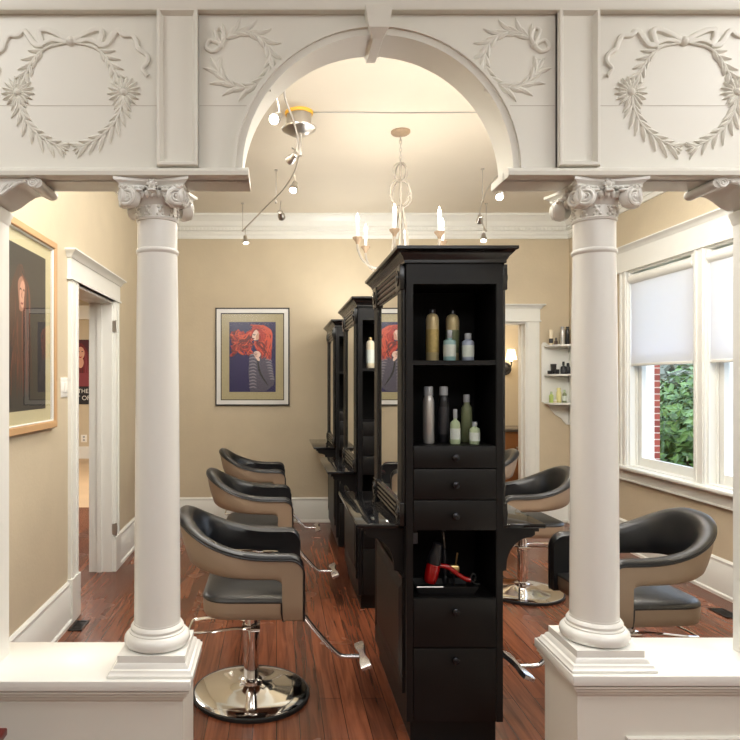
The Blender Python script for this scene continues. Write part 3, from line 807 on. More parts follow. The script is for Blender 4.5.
    base = part(lambda b: b.lathe([(.278, .012), (.279, .02), (.26, .027), (.2, .034), (.12, .043), (.07, .054), (.056, .06), (.054, .075), (.042, .085), (.037, .086)], seg=64), 'base_disc', CHROME, t)
    part(lambda b: b.lathe([(.27, 0), (.286, 0), (.289, .008), (.288, .018), (.279, .021), (.27, .012)], seg=64, cap=False), 'rubber_rim', RUBBER, base)
    lv = MB(); lv.tube(smooth_path([(-.02, -.036, .335), (-.08, -.06, .345), (-.2, -.085, .338), (-.285, -.085, .33), (-.30, -.07, .33), (-.30, .06, .335), (-.28, .085, .337), (-.2, .085, .345), (-.08, .06, .352), (-.02, .036, .345)], 5), .0065, 8)
    lv.box(-.045, .045, -.045, .045, .328, .346, bev=.004); lv.tube([(.0, -.05, .336), (.045, -.05, .336)], .012, 10)
    lv.build('pump_lever', CHROME, t)
    ft = MB()
    ft.tube(smooth_path([(.12, -.0, .45), (.2, 0, .44), (.25, 0, .40), (.34, 0, .29), (.425, 0, .20), (.46, 0, .185), (.5, 0, .184), (.54, 0, .184)], 5), .0115, 10)
    foot = ft.build('footrest_arm', ALU, t)
    pd = MB()
    outl = [(-.155, .032), (-.1, .034), (-.04, .02), (0, .016), (.04, .02), (.1, .034), (.155, .032), (.158, 0)]
    outl = [(u * .93, v * .78) for u, v in outl]
    plan2 = [(u, v) for u, v in outl] + [(u, -v) for u, v in outl[::-1][1:]]
    Mx = Matrix.Translation((.552, 0, .19)) @ Matrix.Rotation(-.38, 4, 'Y')
    pd.rings([[Mx @ Vector((v * q, u * q, z)) for u, v in plan2] for q, z in ((.94, -.012), (1, -.008), (1, .006), (.94, .011))])
    pd.build('footrest_pedal', ALU, foot)
    return t
ch = make_chair()
CHL = [(-.125, 3.2, 0), (-.14, 4.63, 0), (-.17, 6.0, 0), (1.70, 3.12, PI + .06), (1.80, 4.72, PI + .05), (1.87, 6.0, PI - .1)]
CLB = ['black and taupe salon chair beside the left column, nearest chair left of the stations', 'black and taupe salon chair left of the stations, between the nearest and farthest ones',
       'black and taupe salon chair left of the stations closest to the back wall picture', 'large black and taupe salon chair behind the right column',
       'black and taupe salon chair behind the front counter on the right, chrome base in view', 'small distant salon chair in front of the back doorway']
ch.location = CHL[0][:3][:2] + (0,); ch['label'] = CLB[0]
for k in range(1, 6): dup(ch, CHL[k][:2] + (0,), CHL[k][2], CLB[k])

# ------------------------------------------------------------------ products
def bottle(name, label, cat, loc, R, H, m_body, m_cap=None, capR=None, capH=.03, m_label=None, shoulder=.8, group=None, dome=False, neck=None):
    t = thing(name, label, cat, loc, group=group)
    hb = H - capH; capR = capR or R * .5
    nr = neck or capR * .8
    if dome: pr = [(R * .9, 0), (R, .004), (R, hb * .86), (R * .93, hb * .92), (R * .75, hb * .97), (nr, hb)]
    else: pr = [(R * .9, 0), (R, .005), (R, hb * shoulder), (R * .9, hb * (shoulder + (1 - shoulder) * .35)), (nr * 1.1, hb * (shoulder + (1 - shoulder) * .75)), (nr, hb)]
    part(lambda b: b.lathe(pr, seg=20), 'body', m_body, t)
    if m_cap: part(lambda b: b.lathe([(capR, hb), (capR, H - .004), (capR * .85, H)], seg=16), 'cap', m_cap, t)
    if m_label: part(lambda b: b.lathe([(R + .0006, hb * .18), (R + .0006, hb * (shoulder - .14))], seg=20, cap=False), 'label_band', m_label, t)
    return t
def sprayer(t, R, H, m):
    part(lambda b: b.box(-.012, .006, -.006, .006, H, H + .012, bev=.002), 'spray_head', m, t)
def onshelf(px, z, Y): return ((px - HX) * Y / F, Y, z + .001)
ZU, ZD = 1.638, 1.273
G1, G2 = 'hair products on the upper shelf', 'hair products on the lower shelf'
bottle('hairspray_can', 'tall gold spray can at the left of the upper shelf', 'hair product', onshelf(432.3, ZU, 2.88), .0285, .232, GOLDCAN, DARKCAN, .014, .02, GOLDLBL, group=G1, dome=True)
bottle('hairspray_can', 'tall gold spray can standing behind the pale teal bottle', 'hair product', onshelf(452.3, ZU, 2.95), .030, .236, GOLDCAN, DARKCAN, .014, .02, OLIVE, group=G1, dome=True)
t = bottle('pump_bottle', 'pale teal bottle with white label on the upper shelf', 'hair product', onshelf(449.5, ZU, 2.84), .0265, .135, TEAL, CLEARCAP, .012, .035, PAPER, .85, group=G1)
t = bottle('shampoo_bottle', 'pale lavender bottle at the right of the upper shelf', 'hair product', onshelf(468, ZU, 2.86), .0265, .122, LAV, CLEARCAP, .0155, .025, PAPER, .85, group=G1)
bottle('hairspray_can', 'silver spray can at the left end of the lower shelf', 'hair product', onshelf(428.5, ZD, 2.86), .0245, .252, SILVERCAN, CLEARCAP, .02, .04, None, .9, group=G2, dome=True)
bottle('hairspray_can', 'black spray can with grey cap on the lower shelf', 'hair product', onshelf(443.5, ZD, 2.9), .0235, .252, DARKCAN, CLEARCAP, .02, .04, DARKLBL, .9, group=G2, dome=True)
bottle('spray_bottle', 'pale green spray bottle beside the black can', 'hair product', onshelf(455.2, ZD, 2.84), .022, .152, PGREEN, CLEARCAP, .009, .04, PAPER, .75, group=G2)
bottle('spray_bottle', 'tall olive green bottle with clear cap on the lower shelf', 'hair product', onshelf(466.6, ZD, 2.92), .0245, .215, OLIVE, CLEARCAP, .015, .035, None, .8, group=G2)
bottle('lotion_bottle', 'small pale green bottle at the right of the lower shelf', 'hair product', onshelf(474.6, ZD, 2.83), .0225, .098, PGREEN, CLEARCAP, .011, .02, PAPER, .8, group=G2)
bottle('hairspray_can', 'pale can on the shelf of the middle station', 'hair product', onshelf(370.3, ZU, 4.5), .029, .215, CREAM, BRASS, .012, .02, PAPER, group=None, dome=True)

# hair tools in the niche
ty = 2.86; zn = .626
t = thing('tool_tray', 'black low tray under the red hair dryer in the niche', 'tray', (.74, ty, zn))
b = MB(); b.rects(-.13, .13, -.07, .07, [(-.01, 0), (0, .02), (.004, .034), (.0, .034), (-.006, .03), (-.012, .006)]); b.build('tray_body', RUBBER, t)
b = MB(); b.tube([(-.134, -.074, .034), (-.02, -.074, .034)], .003, 6); b.build('tray_trim', NICKEL, t)
zt = zn + .04
t = thing('hair_dryer', 'red and black hair dryer lying in the station niche', 'hair dryer', (.672, ty - .03, zt))
ax = Vector((.22, 0, 1)).normalized(); Mr = Vector((0, 0, 1)).rotation_difference(ax).to_matrix().to_4x4()
part(lambda b: b.lathe([(.022, 0), (.027, .006), (.031, .03), (.031, .07), (.029, .085)], seg=24, M=Mr), 'barrel', RED, t)
part(lambda b: b.lathe([(.029, .084), (.031, .09), (.027, .13), (.020, .16), (.022, .175), (.018, .178)], seg=24, M=Mr), 'nozzle', DARKCAN, t)
part(lambda b: b.tube(smooth_path([(.02, 0, .068), (.05, -.004, .075), (.085, -.006, .066), (.12, -.008, .04), (.155, -.008, .018), (.175, -.008, .012)], 6), .0105, 10), 'handle', RED, t)
part(lambda b: b.tube(smooth_path([(.172, -.008, .012), (.19, -.008, .004), (.2, -.01, .03), (.188, -.01, .042), (.178, -.01, .02), (.19, -.012, .002), (.215, -.02, -.002)], 6), .0035, 6), 'cord', RUBBER, t)
t = thing('curling_iron', 'black curling iron leaning upright behind the hair dryer', 'hair tool', (.765, ty + .06, zn + .008))
part(lambda b: b.tube([(0, 0, .03), (-.006, .02, .26)], .010, 10), 'barrel', DARKCAN, t)
part(lambda b: b.tube([(-.004, -.0105, .16), (-.0055, .008, .23)], .004, 6), 'clip', NICKEL, t)
part(lambda b: b.lathe([(.013, 0), (.016, .006), (.016, .028), (.011, .036)], seg=14), 'handle_end', DARKCAN, t)
t = thing('paddle_comb', 'small brass coloured hair brush beside the curling iron', 'hair brush', (.795, ty + .03, zn + .034))
part(lambda b: b.rects(-.016, .016, -.012, .012, [(0, .03), (.004, .036), (.004, .06), (0, .066)]), 'brush_head', BRASS, t)
part(lambda b: b.tube([(.008, 0, .064), (.016, 0, .12)], .004, 8), 'handle', BRASS, t)
part(lambda b: b.tube([(0, 0, -.026), (0, 0, .032)], .006, 8), 'stem', RUBBER, t)
t = thing('hair_clipper', 'grey hair clipper hanging in the upper left of the niche', 'hair tool', (.60, 2.80, .845))
part(lambda b: b.box(-.012, .012, -.01, .01, 0, .05, bev=.004), 'clipper_body', DARKLBL, t)
part(lambda b: b.box(-.010, .010, -.008, .008, .05, .0675, bev=.002), 'hanger', RUBBER, t)

# ------------------------------------------------------------------ corner shelf
t = thing('corner_shelf', 'white three tier corner shelf holding bottles by the back doorway', 'shelf', (XR, YB, 1.07))
zs = [1.94 - 1.07, 1.625 - 1.07, 1.315 - 1.07]
prof = [(0, 0), (-.03, .0), (-.06, .03), (-.085, .07), (-.12, .09), (-.15, .105), (-.19, .15), (-.22, .2), (-.245, .235), (-.28, .245), (-.305, .25), (-.305, .875), (-.29, .905), (-.26, .905), (-.24, .885), (0, .885)]
b = MB(); b.prism([(u, z) for u, z in prof], 'y', -.012, 0); b.build('back_panel', TRIM, t)
b = MB(); b.prism([(u, z) for u, z in prof], 'x', -.012, 0); b.build('back_panel', TRIM, t)
for z in zs:
    b = MB(); b.prism([(-.012, -.012)] + [(-.012 - .27 * math.cos(a) ** .8, -.012 - .27 * math.sin(a) ** .8) for a in [i * PI / 24 for i in range(13)]], 'z', z - .018, z); b.build('shelf', TRIM, t)
def cs(px, k, dy): 
    Y = YB - dy; return ((px - HX) * Y / F, Y, 1.071 + zs[k])
G3 = 'products on the corner shelf'
bottle('lotion_bottle', 'cream bottle with dark band on the corner shelf top', 'hair product', cs(551, 0, .09), .021, .165, CREAM, CREAM, .024, .05, DARKCAN, .75, group=G3)
bottle('dropper_bottle', 'tiny dark bottle on the corner shelf top', 'hair product', cs(556, 0, .09), .017, .08, mat('amber_plastic', rgb(70, 48, 34), .3), DARKCAN, .008, .03, None, group=G3)
bottle('hairspray_can', 'tall silver can on the corner shelf top', 'hair product', cs(562.5, 0, .08), .024, .20, SILVERCAN, CLEARCAP, .018, .02, None, .9, group=G3, dome=True)
bottle('hairspray_can', 'tall dark can at the right end of the corner shelf top', 'hair product', cs(567.5, 0, .08), .022, .20, DARKCAN, DARKCAN, .016, .02, None, .9, group=G3, dome=True)
bottle('styling_jar', 'short black jar at the left of the middle corner shelf', 'hair product', cs(550, 1, .13), .026, .036, DARKCAN, RUBBER, .027, .012, None, .95, group=G3)
t = thing('styling_tube', 'black tapered tube standing on the middle corner shelf', 'hair product', cs(553.5, 1, .06), group=G3)
part(lambda b: b.lathe([(.016, 0), (.016, .02)], seg=14), 'cap', RUBBER, t)
part(lambda b: b.rings([[(x, y, z) for x, y in ((-w_, -d_), (w_, -d_), (w_, d_), (-w_, d_))] for w_, d_, z in ((.018, .016, .02), (.024, .014, .06), (.032, .004, .11))]), 'tube_body', DARKCAN, t)
bottle('styling_jar', 'black squat jar with lid on the middle corner shelf', 'hair product', cs(557, 1, .12), .022, .05, DARKCAN, RUBBER, .023, .015, None, .95, group=G3)
bottle('serum_bottle', 'black bottle with slim cap on the middle corner shelf', 'hair product', cs(563.5, 1, .1), .03, .135, DARKCAN, RUBBER, .012, .04, DARKLBL, .75, group=G3)
bottle('serum_bottle', 'black bottle at the right end of the middle corner shelf', 'hair product', cs(568, 1, .08), .024, .12, DARKCAN, RUBBER, .014, .03, None, .75, group=G3)
bottle('lotion_bottle', 'lime green bottle at the left of the bottom corner shelf', 'hair product', cs(551.3, 2, .12), .022, .12, LIME, PGREEN, .012, .025, None, .8, group=G3)
bottle('lotion_bottle', 'tall pale yellow bottle on the bottom corner shelf', 'hair product', cs(558.8, 2, .09), .026, .16, YELL, YELL, .02, .03, None, .85, group=G3)
bottle('lotion_bottle', 'grey green bottle at the right of the bottom corner shelf', 'hair product', cs(564.5, 2, .1), .022, .14, OLIVE, PGREEN, .011, .03, PAPER, .8, group=G3)
bottle('styling_jar', 'small cream jar at the front of the bottom corner shelf', 'hair product', cs(555, 2, .16), .016, .034, CREAM, PLASTICW, .017, .012, None, .95, group=G3)

# ------------------------------------------------------------------ pictures
def cm(name, r, g, b_, rough=.6): return mat(name, rgb(r, g, b_), rough, var=.08, vscale=30)
PM = [cm('print_navy', 25, 14, 78), cm('print_red', 178, 42, 30), cm('print_orange_red', 214, 80, 52), cm('print_dark_red', 104, 20, 24), cm('print_pale_skin', 232, 200, 186),
      cm('print_grey_knit', 78, 74, 92), cm('print_light_knit', 130, 124, 138), cm('print_dark', 26, 24, 30), cm('print_charcoal', 44, 42, 40), cm('print_auburn', 112, 60, 40), cm('print_brown', 66, 40, 30), cm('print_tan_skin', 206, 156, 132),
      cm('print_maroon', 70, 16, 28), cm('print_white', 226, 222, 214), cm('print_rose', 130, 52, 60), cm('print_shadow_skin', 160, 112, 92)]
class Paint:
    """flat shapes on a vertical sheet; o = origin, ux = unit in u, depth dir nd (towards viewer)"""
    def __init__(s, o, ux, nd): s.b = MB(); s.o = Vector(o); s.ux = Vector(ux); s.nd = Vector(nd); s.l = 0
    def P(s, u, v): return s.o + s.ux * u + Vector((0, 0, -1)) * s.ux.length * v + s.nd * s.l
    def nxt(s): s.l += .000015
    def poly(s, pts, m): s.nxt(); s.b.mi = m; s.b.f([s.b.v(s.P(u, v)) for u, v in pts])
    def ell(s, u, v, a, c, m, rot=0):
        s.poly([(u + a * math.cos(t) * math.cos(rot) - c * math.sin(t) * math.sin(rot), v + a * math.cos(t) * math.sin(rot) + c * math.sin(t) * math.cos(rot)) for t in [k * PI / 10 for k in range(20)]], m)
    def rib(s, pts, w, m):
        s.nxt(); s.b.mi = m; Q = smooth_path(pts, 5); prev = None
        for i, (u, v) in enumerate(Q):
            a, c = Q[max(i - 1, 0)], Q[min(i + 1, len(Q) - 1)]; d = math.hypot(c[0] - a[0], c[1] - a[1]) or 1
            nx, ny = -(c[1] - a[1]) / d, (c[0] - a[0]) / d
            ww = w * math.sin(PI * (.12 + .82 * i / (len(Q) - 1)))
            cur = (s.b.v(s.P(u + nx * ww, v + ny * ww)), s.b.v(s.P(u - nx * ww, v - ny * ww)))
            if prev: s.b.f([prev[0], cur[0], cur[1], prev[1]])
            prev = cur
# picture on the back wall
U = .1621 * YB / F
t = thing('framed_picture', 'silver framed picture of a red haired woman on the back wall', 'picture', ((-HX + 205 + 293 * .1621) * YB / F, YB, EYE + (HY - 295 - 381 * .1621) * YB / F))
def fr(b, x0, x1, z0, z1, w, d0, d1):
    frame_y(b, x0, x1, z0, z1, [(0, -d0), (0, -d1 + .002), (.002, -d1), (w - .002, -d1), (w, -d1 + .002), (w, -d0)])
hw, hh = 228 * U, 301 * U
part(lambda b: fr(b, -hw, hw, -hh, hh, 8 * U, 0, .028), 'frame_edge', BLACKFR, t)
part(lambda b: fr(b, -hw + 7 * U, hw - 7 * U, -hh + 7 * U, hh - 7 * U, 26 * U, 0, .024), 'frame', SILVERWHITE, t)
part(lambda b: fr(b, -hw + 32 * U, hw - 32 * U, -hh + 32 * U, hh - 32 * U, 6 * U, 0, .018), 'frame_inner_edge', BLACKFR, t)
part(lambda b: b.box(-hw + 20 * U, hw - 20 * U, -.008, -.002, -hh + 20 * U, hh - 20 * U), 'mat_board', LINEN, t)
p = Paint((-293 * U, -.0085, 381 * U), (U, 0, 0), (0, -1, 0))
p.poly([(150, 167), (436, 167), (436, 598), (150, 598)], 0)
p.poly([(276, 350), (350, 345), (400, 400), (430, 520), (424, 555), (380, 590), (280, 597), (268, 480)], 5)
for k in range(11): p.rib([(272, 372 + k * 20), (300, 366 + k * 20), (318, 376 + k * 20)], 4.5, 6)
for k in range(8): p.rib([(372 + k * 4, 400 + k * 17), (395 + k * 3, 398 + k * 17), (414 + k * 2, 412 + k * 16)], 4.5, 6)
p.rib([(325, 400), (340, 480), (390, 560)], 6, 7)
rr = random.Random(3)
for k in range(110):        # hair blown to the left and falling at the right
    u, v = rr.uniform(172, 285), rr.uniform(228, 345)
    p.rib([(u, v), (u - rr.uniform(0, 26), v + rr.uniform(-14, 16)), (u - rr.uniform(-10, 24), v + rr.uniform(10, 34)), (u + rr.uniform(0, 22), v + rr.uniform(8, 30))], rr.uniform(3, 7), rr.choice([1, 1, 2, 3, 3]))
for k in range(40): p.rib([(340 + rr.uniform(-30, 20), 188 + rr.uniform(-5, 24)), (300 - rr.uniform(0, 30), 235 + rr.uniform(-16, 26)), (240 + rr.uniform(-22, 22), 275 + rr.uniform(-28, 28)), (190 + rr.uniform(-28, 28), 300 + rr.uniform(-60, 60))], rr.uniform(2.5, 6), rr.choice([1, 2, 1, 3, 3]))
for k in range(80): p.rib([(325 + rr.uniform(-48, 45), 184 + rr.uniform(0, 18)), (385 + rr.uniform(-26, 22), 230 + rr.uniform(-24, 24)), (385 + rr.uniform(-40, 26), 310 + rr.uniform(-24, 24)), (375 + rr.uniform(-36, 34), 385 + rr.uniform(-45, 20))], rr.uniform(2.5, 6.5), rr.choice([1, 2, 1, 3, 3]))
p.ell(318, 246, 24, 36, 4, .45); p.ell(330, 252, 13, 30, 11, .45); p.rib([(292, 266), (299, 270), (306, 268)], 4, 3); p.rib([(296, 244), (304, 247), (311, 243)], 3, 7)
for k in range(26): p.rib([(318 + rr.uniform(-14, 22), 196 + rr.uniform(0, 12)), (342 + rr.uniform(-8, 12), 228), (350 + rr.uniform(-14, 12), 262), (338 + rr.uniform(-10, 30), 300 + rr.uniform(-14, 30))], rr.uniform(3, 6), rr.choice([1, 2, 1, 3]))
for k in range(10): p.rib([(300 + rr.uniform(-6, 10), 206), (288 + rr.uniform(-5, 5), 232), (282 + rr.uniform(-5, 5), 256)], rr.uniform(3, 5), rr.choice([1, 3, 2]))
for k in range(30): p.rib([(300 + rr.uniform(0, 60), 285 + rr.uniform(-5, 10)), (310 + rr.uniform(0, 50), 310 + rr.uniform(-10, 10)), (330 + rr.uniform(0, 60), 345 + rr.uniform(-10, 30))], rr.uniform(3, 7), rr.choice([1, 2, 2, 3]))
p.rib([(290, 232), (300, 206), (330, 196), (350, 215)], 9, 1)
p.ell(322, 366, 22, 20, 4, .4); p.rib([(305, 375), (318, 380), (332, 400), (338, 404)], 9, 4)
for k in range(3): p.rib([(300, 362 + k * 9), (312, 358 + k * 9), (324, 362 + k * 9)], 2, 3)
p.b.build('print', PM, t, smooth=0)
part(lambda b: b.box(-hw + 30 * U, hw - 30 * U, -.016, -.0145, -hh + 30 * U, hh - 30 * U), 'glass', SOFTGLASS, t)

# picture on the left wall
py0, py1, pz0, pz1 = 2.92, 3.837, 1.276, 2.367
t = thing('framed_picture', 'oak framed portrait of a long haired woman on the left wall', 'picture', (XL, (py0 + py1) / 2, (pz0 + pz1) / 2))
hw, hh = (py1 - py0) / 2, (pz1 - pz0) / 2
def fy(b, h, v, w, d0, d1):
    b.rings([[(d, -h + i, -v + i), (d, h - i, -v + i), (d, h - i, v - i), (d, -h + i, v - i)] for i, d in ((0, d0), (0, d1 - .004), (.004, d1), (w - .004, d1), (w, d1 - .004), (w, d0))], cap=False)
part(lambda b: fy(b, hw, hh, .04, 0, .035), 'frame', OAK, t)
part(lambda b: fy(b, hw - .04, hh - .04, .008, .0, .026), 'frame_inner_edge', SILVERWHITE, t)
part(lambda b: b.box(.002, .008, -hw + .02, hw - .02, -hh + .02, hh - .02), 'mat_board', CREAMMAT, t)
p = Paint((.0085, -.404, .43), (0, .00165, 0), (1, 0, 0))     # u 0..400, v 0..520
p.poly([(45, 0), (445, 0), (445, 520), (45, 520)], 8)
for k in range(60):
    s = rr.uniform(-1, 1)
    p.rib([(225 + s * 16, 62 + rr.uniform(-6, 10)), (225 + s * 70, 140), (212 + s * 98, 280), (200 + s * 120 + rr.uniform(-20, 20), 430 + rr.uniform(-40, 60))], rr.uniform(4, 9), rr.choice([9, 10, 10, 7, 10]))
p.ell(232, 150, 36, 56, 15, .08); p.ell(240, 150, 23, 44, 11, .08)
p.rib([(218, 138), (226, 134), (234, 139)], 3, 10); p.rib([(244, 139), (251, 135), (258, 140)], 3, 10); p.rib([(226, 178), (236, 181), (246, 177)], 3.5, 14); p.rib([(236, 140), (233, 158), (240, 163)], 2, 9)
for k in range(46):
    s = rr.choice((-1, 1)); e = rr.uniform(0, 1)
    p.rib([(230 + s * 3, 84 + e * 8), (230 + s * (32 + 24 * e), 122), (232 + s * (22 + 44 * e), 205), (225 + s * rr.uniform(4, 90), 330 + rr.uniform(-30, 60))], rr.uniform(3, 7), rr.choice([9, 10, 10, 7]))
p.b.build('print', PM, t, smooth=0)
part(lambda b: b.box(.018, .0195, -hw + .03, hw - .03, -hh + .03, hh - .03), 'glass', PICGLASS, t)

# poster far away in the hall
t = thing('poster', 'dark red poster of a woman seen through the left doorway', 'poster', (-3.86, 12.897, 1.73))
U = 12.9 / F
part(lambda b: b.box(-.44, .44, -.012, 0, -.645, .645), 'mount_board', PM[7], t)
p = Paint((-.44, -.0125, .64), (.0022, 0, 0), (0, -1, 0))
p.poly([(0, 0), (400, 0), (400, 580), (0, 580)], 12)
for k in range(40):
    s = rr.uniform(-1, 1); p.rib([(175 + s * 10, 30), (175 + s * 60, 110), (170 + s * 80, 220), (170 + s * 100, 360 + rr.uniform(-30, 40))], rr.uniform(6, 12), rr.choice([12, 3, 14, 3]))
p.ell(175, 120, 38, 58, 11); p.ell(175, 205, 30, 50, 11); p.rib([(160, 152), (175, 158), (190, 152)], 5, 1); p.rib([(150, 108), (160, 104), (168, 110)], 4, 7); p.rib([(184, 110), (192, 104), (202, 108)], 4, 7)
p.poly([(110, 300), (240, 300), (280, 420), (80, 420)], 14)
p.poly([(0, 425), (400, 425), (400, 580), (0, 580)], 7)
p.b.build('print', PM, t, smooth=0)
def text(s, size, loc, parent, m):
    cu = bpy.data.curves.new('txt', 'FONT'); cu.body = s; cu.size = size; cu.align_x = 'CENTER'
    o = bpy.data.objects.new('txt', cu); COL.objects.link(o)
    dg = bpy.context.evaluated_depsgraph_get(); me = bpy.data.meshes.new_from_object(o.evaluated_get(dg))
    bpy.data.objects.remove(o); bpy.data.curves.remove(cu)
    me.transform(Matrix.Rotation(PI / 2, 4, 'X')); me.materials.append(m)
    n = bpy.data.objects.new('lettering', me); COL.objects.link(n); n.parent = parent; n.location = loc
    return n
text('THE', .12, (.0, -.017, -.42), t, PM[13]); text('T OF', .125, (.0, -.017, -.56), t, PM[13])

# wall plates and floor registers
def plate(name, label, cat, loc, axis, kind):
    t = thing(name, label, cat, loc)
    if axis == 'x':
        part(lambda b: b.box(0, .006, -.06, .06, -.062, .062, bev=.002), 'cover_plate', PLASTICW, t)
        for yy in (-.025, .025): part(lambda b: b.box(.005, .012, yy - .014, yy + .014, -.03, .03, bev=.002), 'rocker', PLASTICW, t)
    else:
        part(lambda b: b.box(-.06, .06, -.006, 0, -.075, .075, bev=.002), 'cover_plate', PLASTICW, t)
        for zz in (-.03, .03): part(lambda b: b.box(-.02, .02, -.009, -.004, zz - .018, zz + .018, bev=.002), 'socket', CLEARCAP, t)
plate('light_switch', 'white double light switch beside the left door casing', 'light switch', (XL, 4.05, 1.51), 'x', 0)
plate('wall_outlet', 'white outlet on the hall wall below the poster', 'outlet', (at(84, 439, 12.9)[0], 12.9, .4), 'y', 0)
def register(label, x, y, w, l):
    t = thing('floor_register', label, 'floor vent', (x, y, 0))
    part(lambda b: [b.box(-w, w, -l, -l + .012, .0, .006), b.box(-w, w, l - .012, l, 0, .006), b.box(-w, -w + .012, -l, l, 0, .006), b.box(w - .012, w, -l, l, 0, .006)], 'register_frame', IRON, t)
    part(lambda b: [b.box(-w + .01, w - .01, -l + .02 + k * .022, -l + .029 + k * .022, 0, .004) for k in range(int((2 * l - .03) / .022))] + [b.box(-w + .005, w - .005, -l + .005, l - .005, 0, .001)], 'grille', IRON, t)
register('black floor register beside the left baseboard', -1.25, 4.08, .042, .085)
register('black floor register near the right baseboard', 2.99, 4.3, .05, .09)

# ------------------------------------------------------------------ track lights
def track(name_label, pts, standoffs, heads, canopy=None):
    t = thing('track_light', name_label, 'track light', (pts[0][0], pts[0][1], ZC))
    o = Vector(t.location)
    R = smooth_path([(x, y, 3.09) for x, y in pts], 6)
    part(lambda b: b.tube([Vector(q) - o for q in R], .0065, 8), 'rail', NICKEL, t)
    for x, y in standoffs:
        part(lambda b: (b.tube([Vector((x, y, 3.08)) - o, Vector((x, y, ZC)) - o], .004, 6), b.lathe([(.016, -.008), (.016, 0)], Vector((x, y, ZC)) - o, 12), b.ball(Vector((x, y, 3.09)) - o, .012, seg=8, rg=5)), 'standoff', NICKEL, t)
    if canopy:
        x, y = canopy; c = Vector((x, y, ZC)) - o
        cn = part(lambda b: b.lathe([(.07, -.085), (.072, -.03), (.1, -.03 - .02), (.1, -.03 - .02)][:0] + [(.02, -.15), (.06, -.15), (.115, -.118), (.118, -.11), (.085, -.108), (.085, -.012)], c, 32), 'canopy', NICKEL, t)
        part(lambda b: b.lathe([(.092, -.02), (.096, -.012), (.096, 0)], c, 32), 'collar', YELLOW, cn)
        part(lambda b: (b.tube([c + Vector((-.012, 0, -.15)), c + Vector((-.012, 0, -.285))], .006, 8), b.tube([c + Vector((.012, 0, -.15)), c + Vector((.012, 0, -.285))], .006, 8), b.box(c.x - .02, c.x + .02, c.y - .015, c.y + .015, c.z - .295, c.z - .262)), 'feed_stem', NICKEL, t)
    for (x, y, z, dx, dy, dz, lit) in heads:
        h = Vector((x, y, z)) - o; d = Vector((dx, dy, dz)).normalized()
        Mh = Vector((0, 0, 1)).rotation_difference(d).to_matrix().to_4x4()
        hd = part(lambda b: (b.lathe([(.012, -.05), (.02, -.045), (.022, -.01), (.03, .0), (.032, .035), (.028, .036), (.026, .03)], h, 18, Mh), b.tube([h - d * .045, h + Vector((0, 0, .5 * (3.09 - z))) - d * .03, Vector((x, y, 3.085)) - o], .005, 6)), 'lamp_head', NICKEL, t)
        part(lambda b: b.lathe([(.026, .029), (.02, .033), (0, .034)], h, 16, Mh), 'lamp_face', LAMP if lit else CLEARCAP, hd)
        if lit:
            ld = bpy.data.lights.new('track_spot', 'SPOT'); ld.energy = 26; ld.spot_size = 1.7; ld.spot_blend = .8; ld.color = (1, .9, .76); ld.shadow_soft_size = .03
            lo = bpy.data.objects.new('track_spot', ld); COL.objects.link(lo); lo.location = Vector((x, y, z)) + d * .06
            lo.rotation_euler = (-d).to_track_quat('Z', 'Y').to_euler(); lo['kind'] = 'light'
    return t
track('curved nickel track light with round canopy on the left of the ceiling', [(.0, 2.95), (.03, 3.2), (.047, 3.5), (.098, 3.8), (.138, 4.12), (.154, 4.395), (.13, 4.775), (.053, 5.2), (-.073, 5.64), (-.34, 6.58)],
      [(-.002, 5.56), (-.345, 6.6)],
      [(0.0, 3.5, 2.98, -.3, -.6, -.5, 1), (.105, 4.25, 3.02, -.5, .8, -.3, 0), (.13, 4.775, 2.985, -.2, -.5, -.8, 1), (.04, 5.5, 2.965, .2, .9, -.4, 0), (-.31, 6.5, 2.97, .1, -.25, -.9, 1)], (.153, 4.37))
track('curved nickel track light on the right of the ceiling beside the column', [(1.9, 3.6), (1.75, 4.2), (1.67, 4.7), (1.68, 5.09), (1.767, 5.53), (1.83, 5.79), (1.916, 6.08), (1.99, 6.25), (2.15, 6.62)],
      [(1.767, 5.53), (2.15, 6.61)],
      [(1.695, 4.9, 2.965, -.2, -.6, -.6, 1), (1.86, 5.9, 3.03, .2, .9, -.4, 0), (2.05, 6.38, 2.965, -.1, -.4, -.9, 1)])
b = MB(); b.tube([(.24, 4.36, ZC - .004), (.8, 4.37, ZC - .004), (1.6, 4.36, ZC - .004)], .004, 6)
tag(b.build('ceiling_cable', NICKEL), 'thin dark cable running across the ceiling from the round canopy', 'cable')

# ------------------------------------------------------------------ chandelier
t = thing('chandelier', 'whitewashed beaded candle chandelier hanging above the stations', 'chandelier', (.905, 4.7, ZC))
def zz(z): return z - ZC
part(lambda b: b.lathe([(.008, -.04), (.02, -.032), (.06, -.022), (.07, -.012), (.07, 0)], seg=28), 'canopy', DISTRESS, t)
part(lambda b: b.tube([(0, 0, -.04), (0, 0, -.07)], .005, 8), 'stem', NICKEL, t)
cb = MB()
z = -.06
for k in range(6):
    a = k % 2 * PI / 2; ring = [((.008 * math.cos(q)) * math.cos(a), (.008 * math.cos(q)) * math.sin(a), z - .018 + .02 * math.sin(q)) for q in [i * PI / 6 for i in range(12)]]
    cb.tube(ring, .0026, 6, cyc=True); z -= .029
cb.build('chain', NICKEL, t)
for zc, r, hgt in ((3.07, .062, .068), (2.915, .098, .10)):
    for k in range(2):
        a = k * PI / 2 + .5
        part(lambda b: b.tube([(r * math.cos(q) * math.cos(a), r * math.cos(q) * math.sin(a), zz(zc) + hgt * math.sin(q)) for q in [i * PI / 14 for i in range(28)]], .0065, 8, cyc=True), 'beaded_ring', ROPE, t)
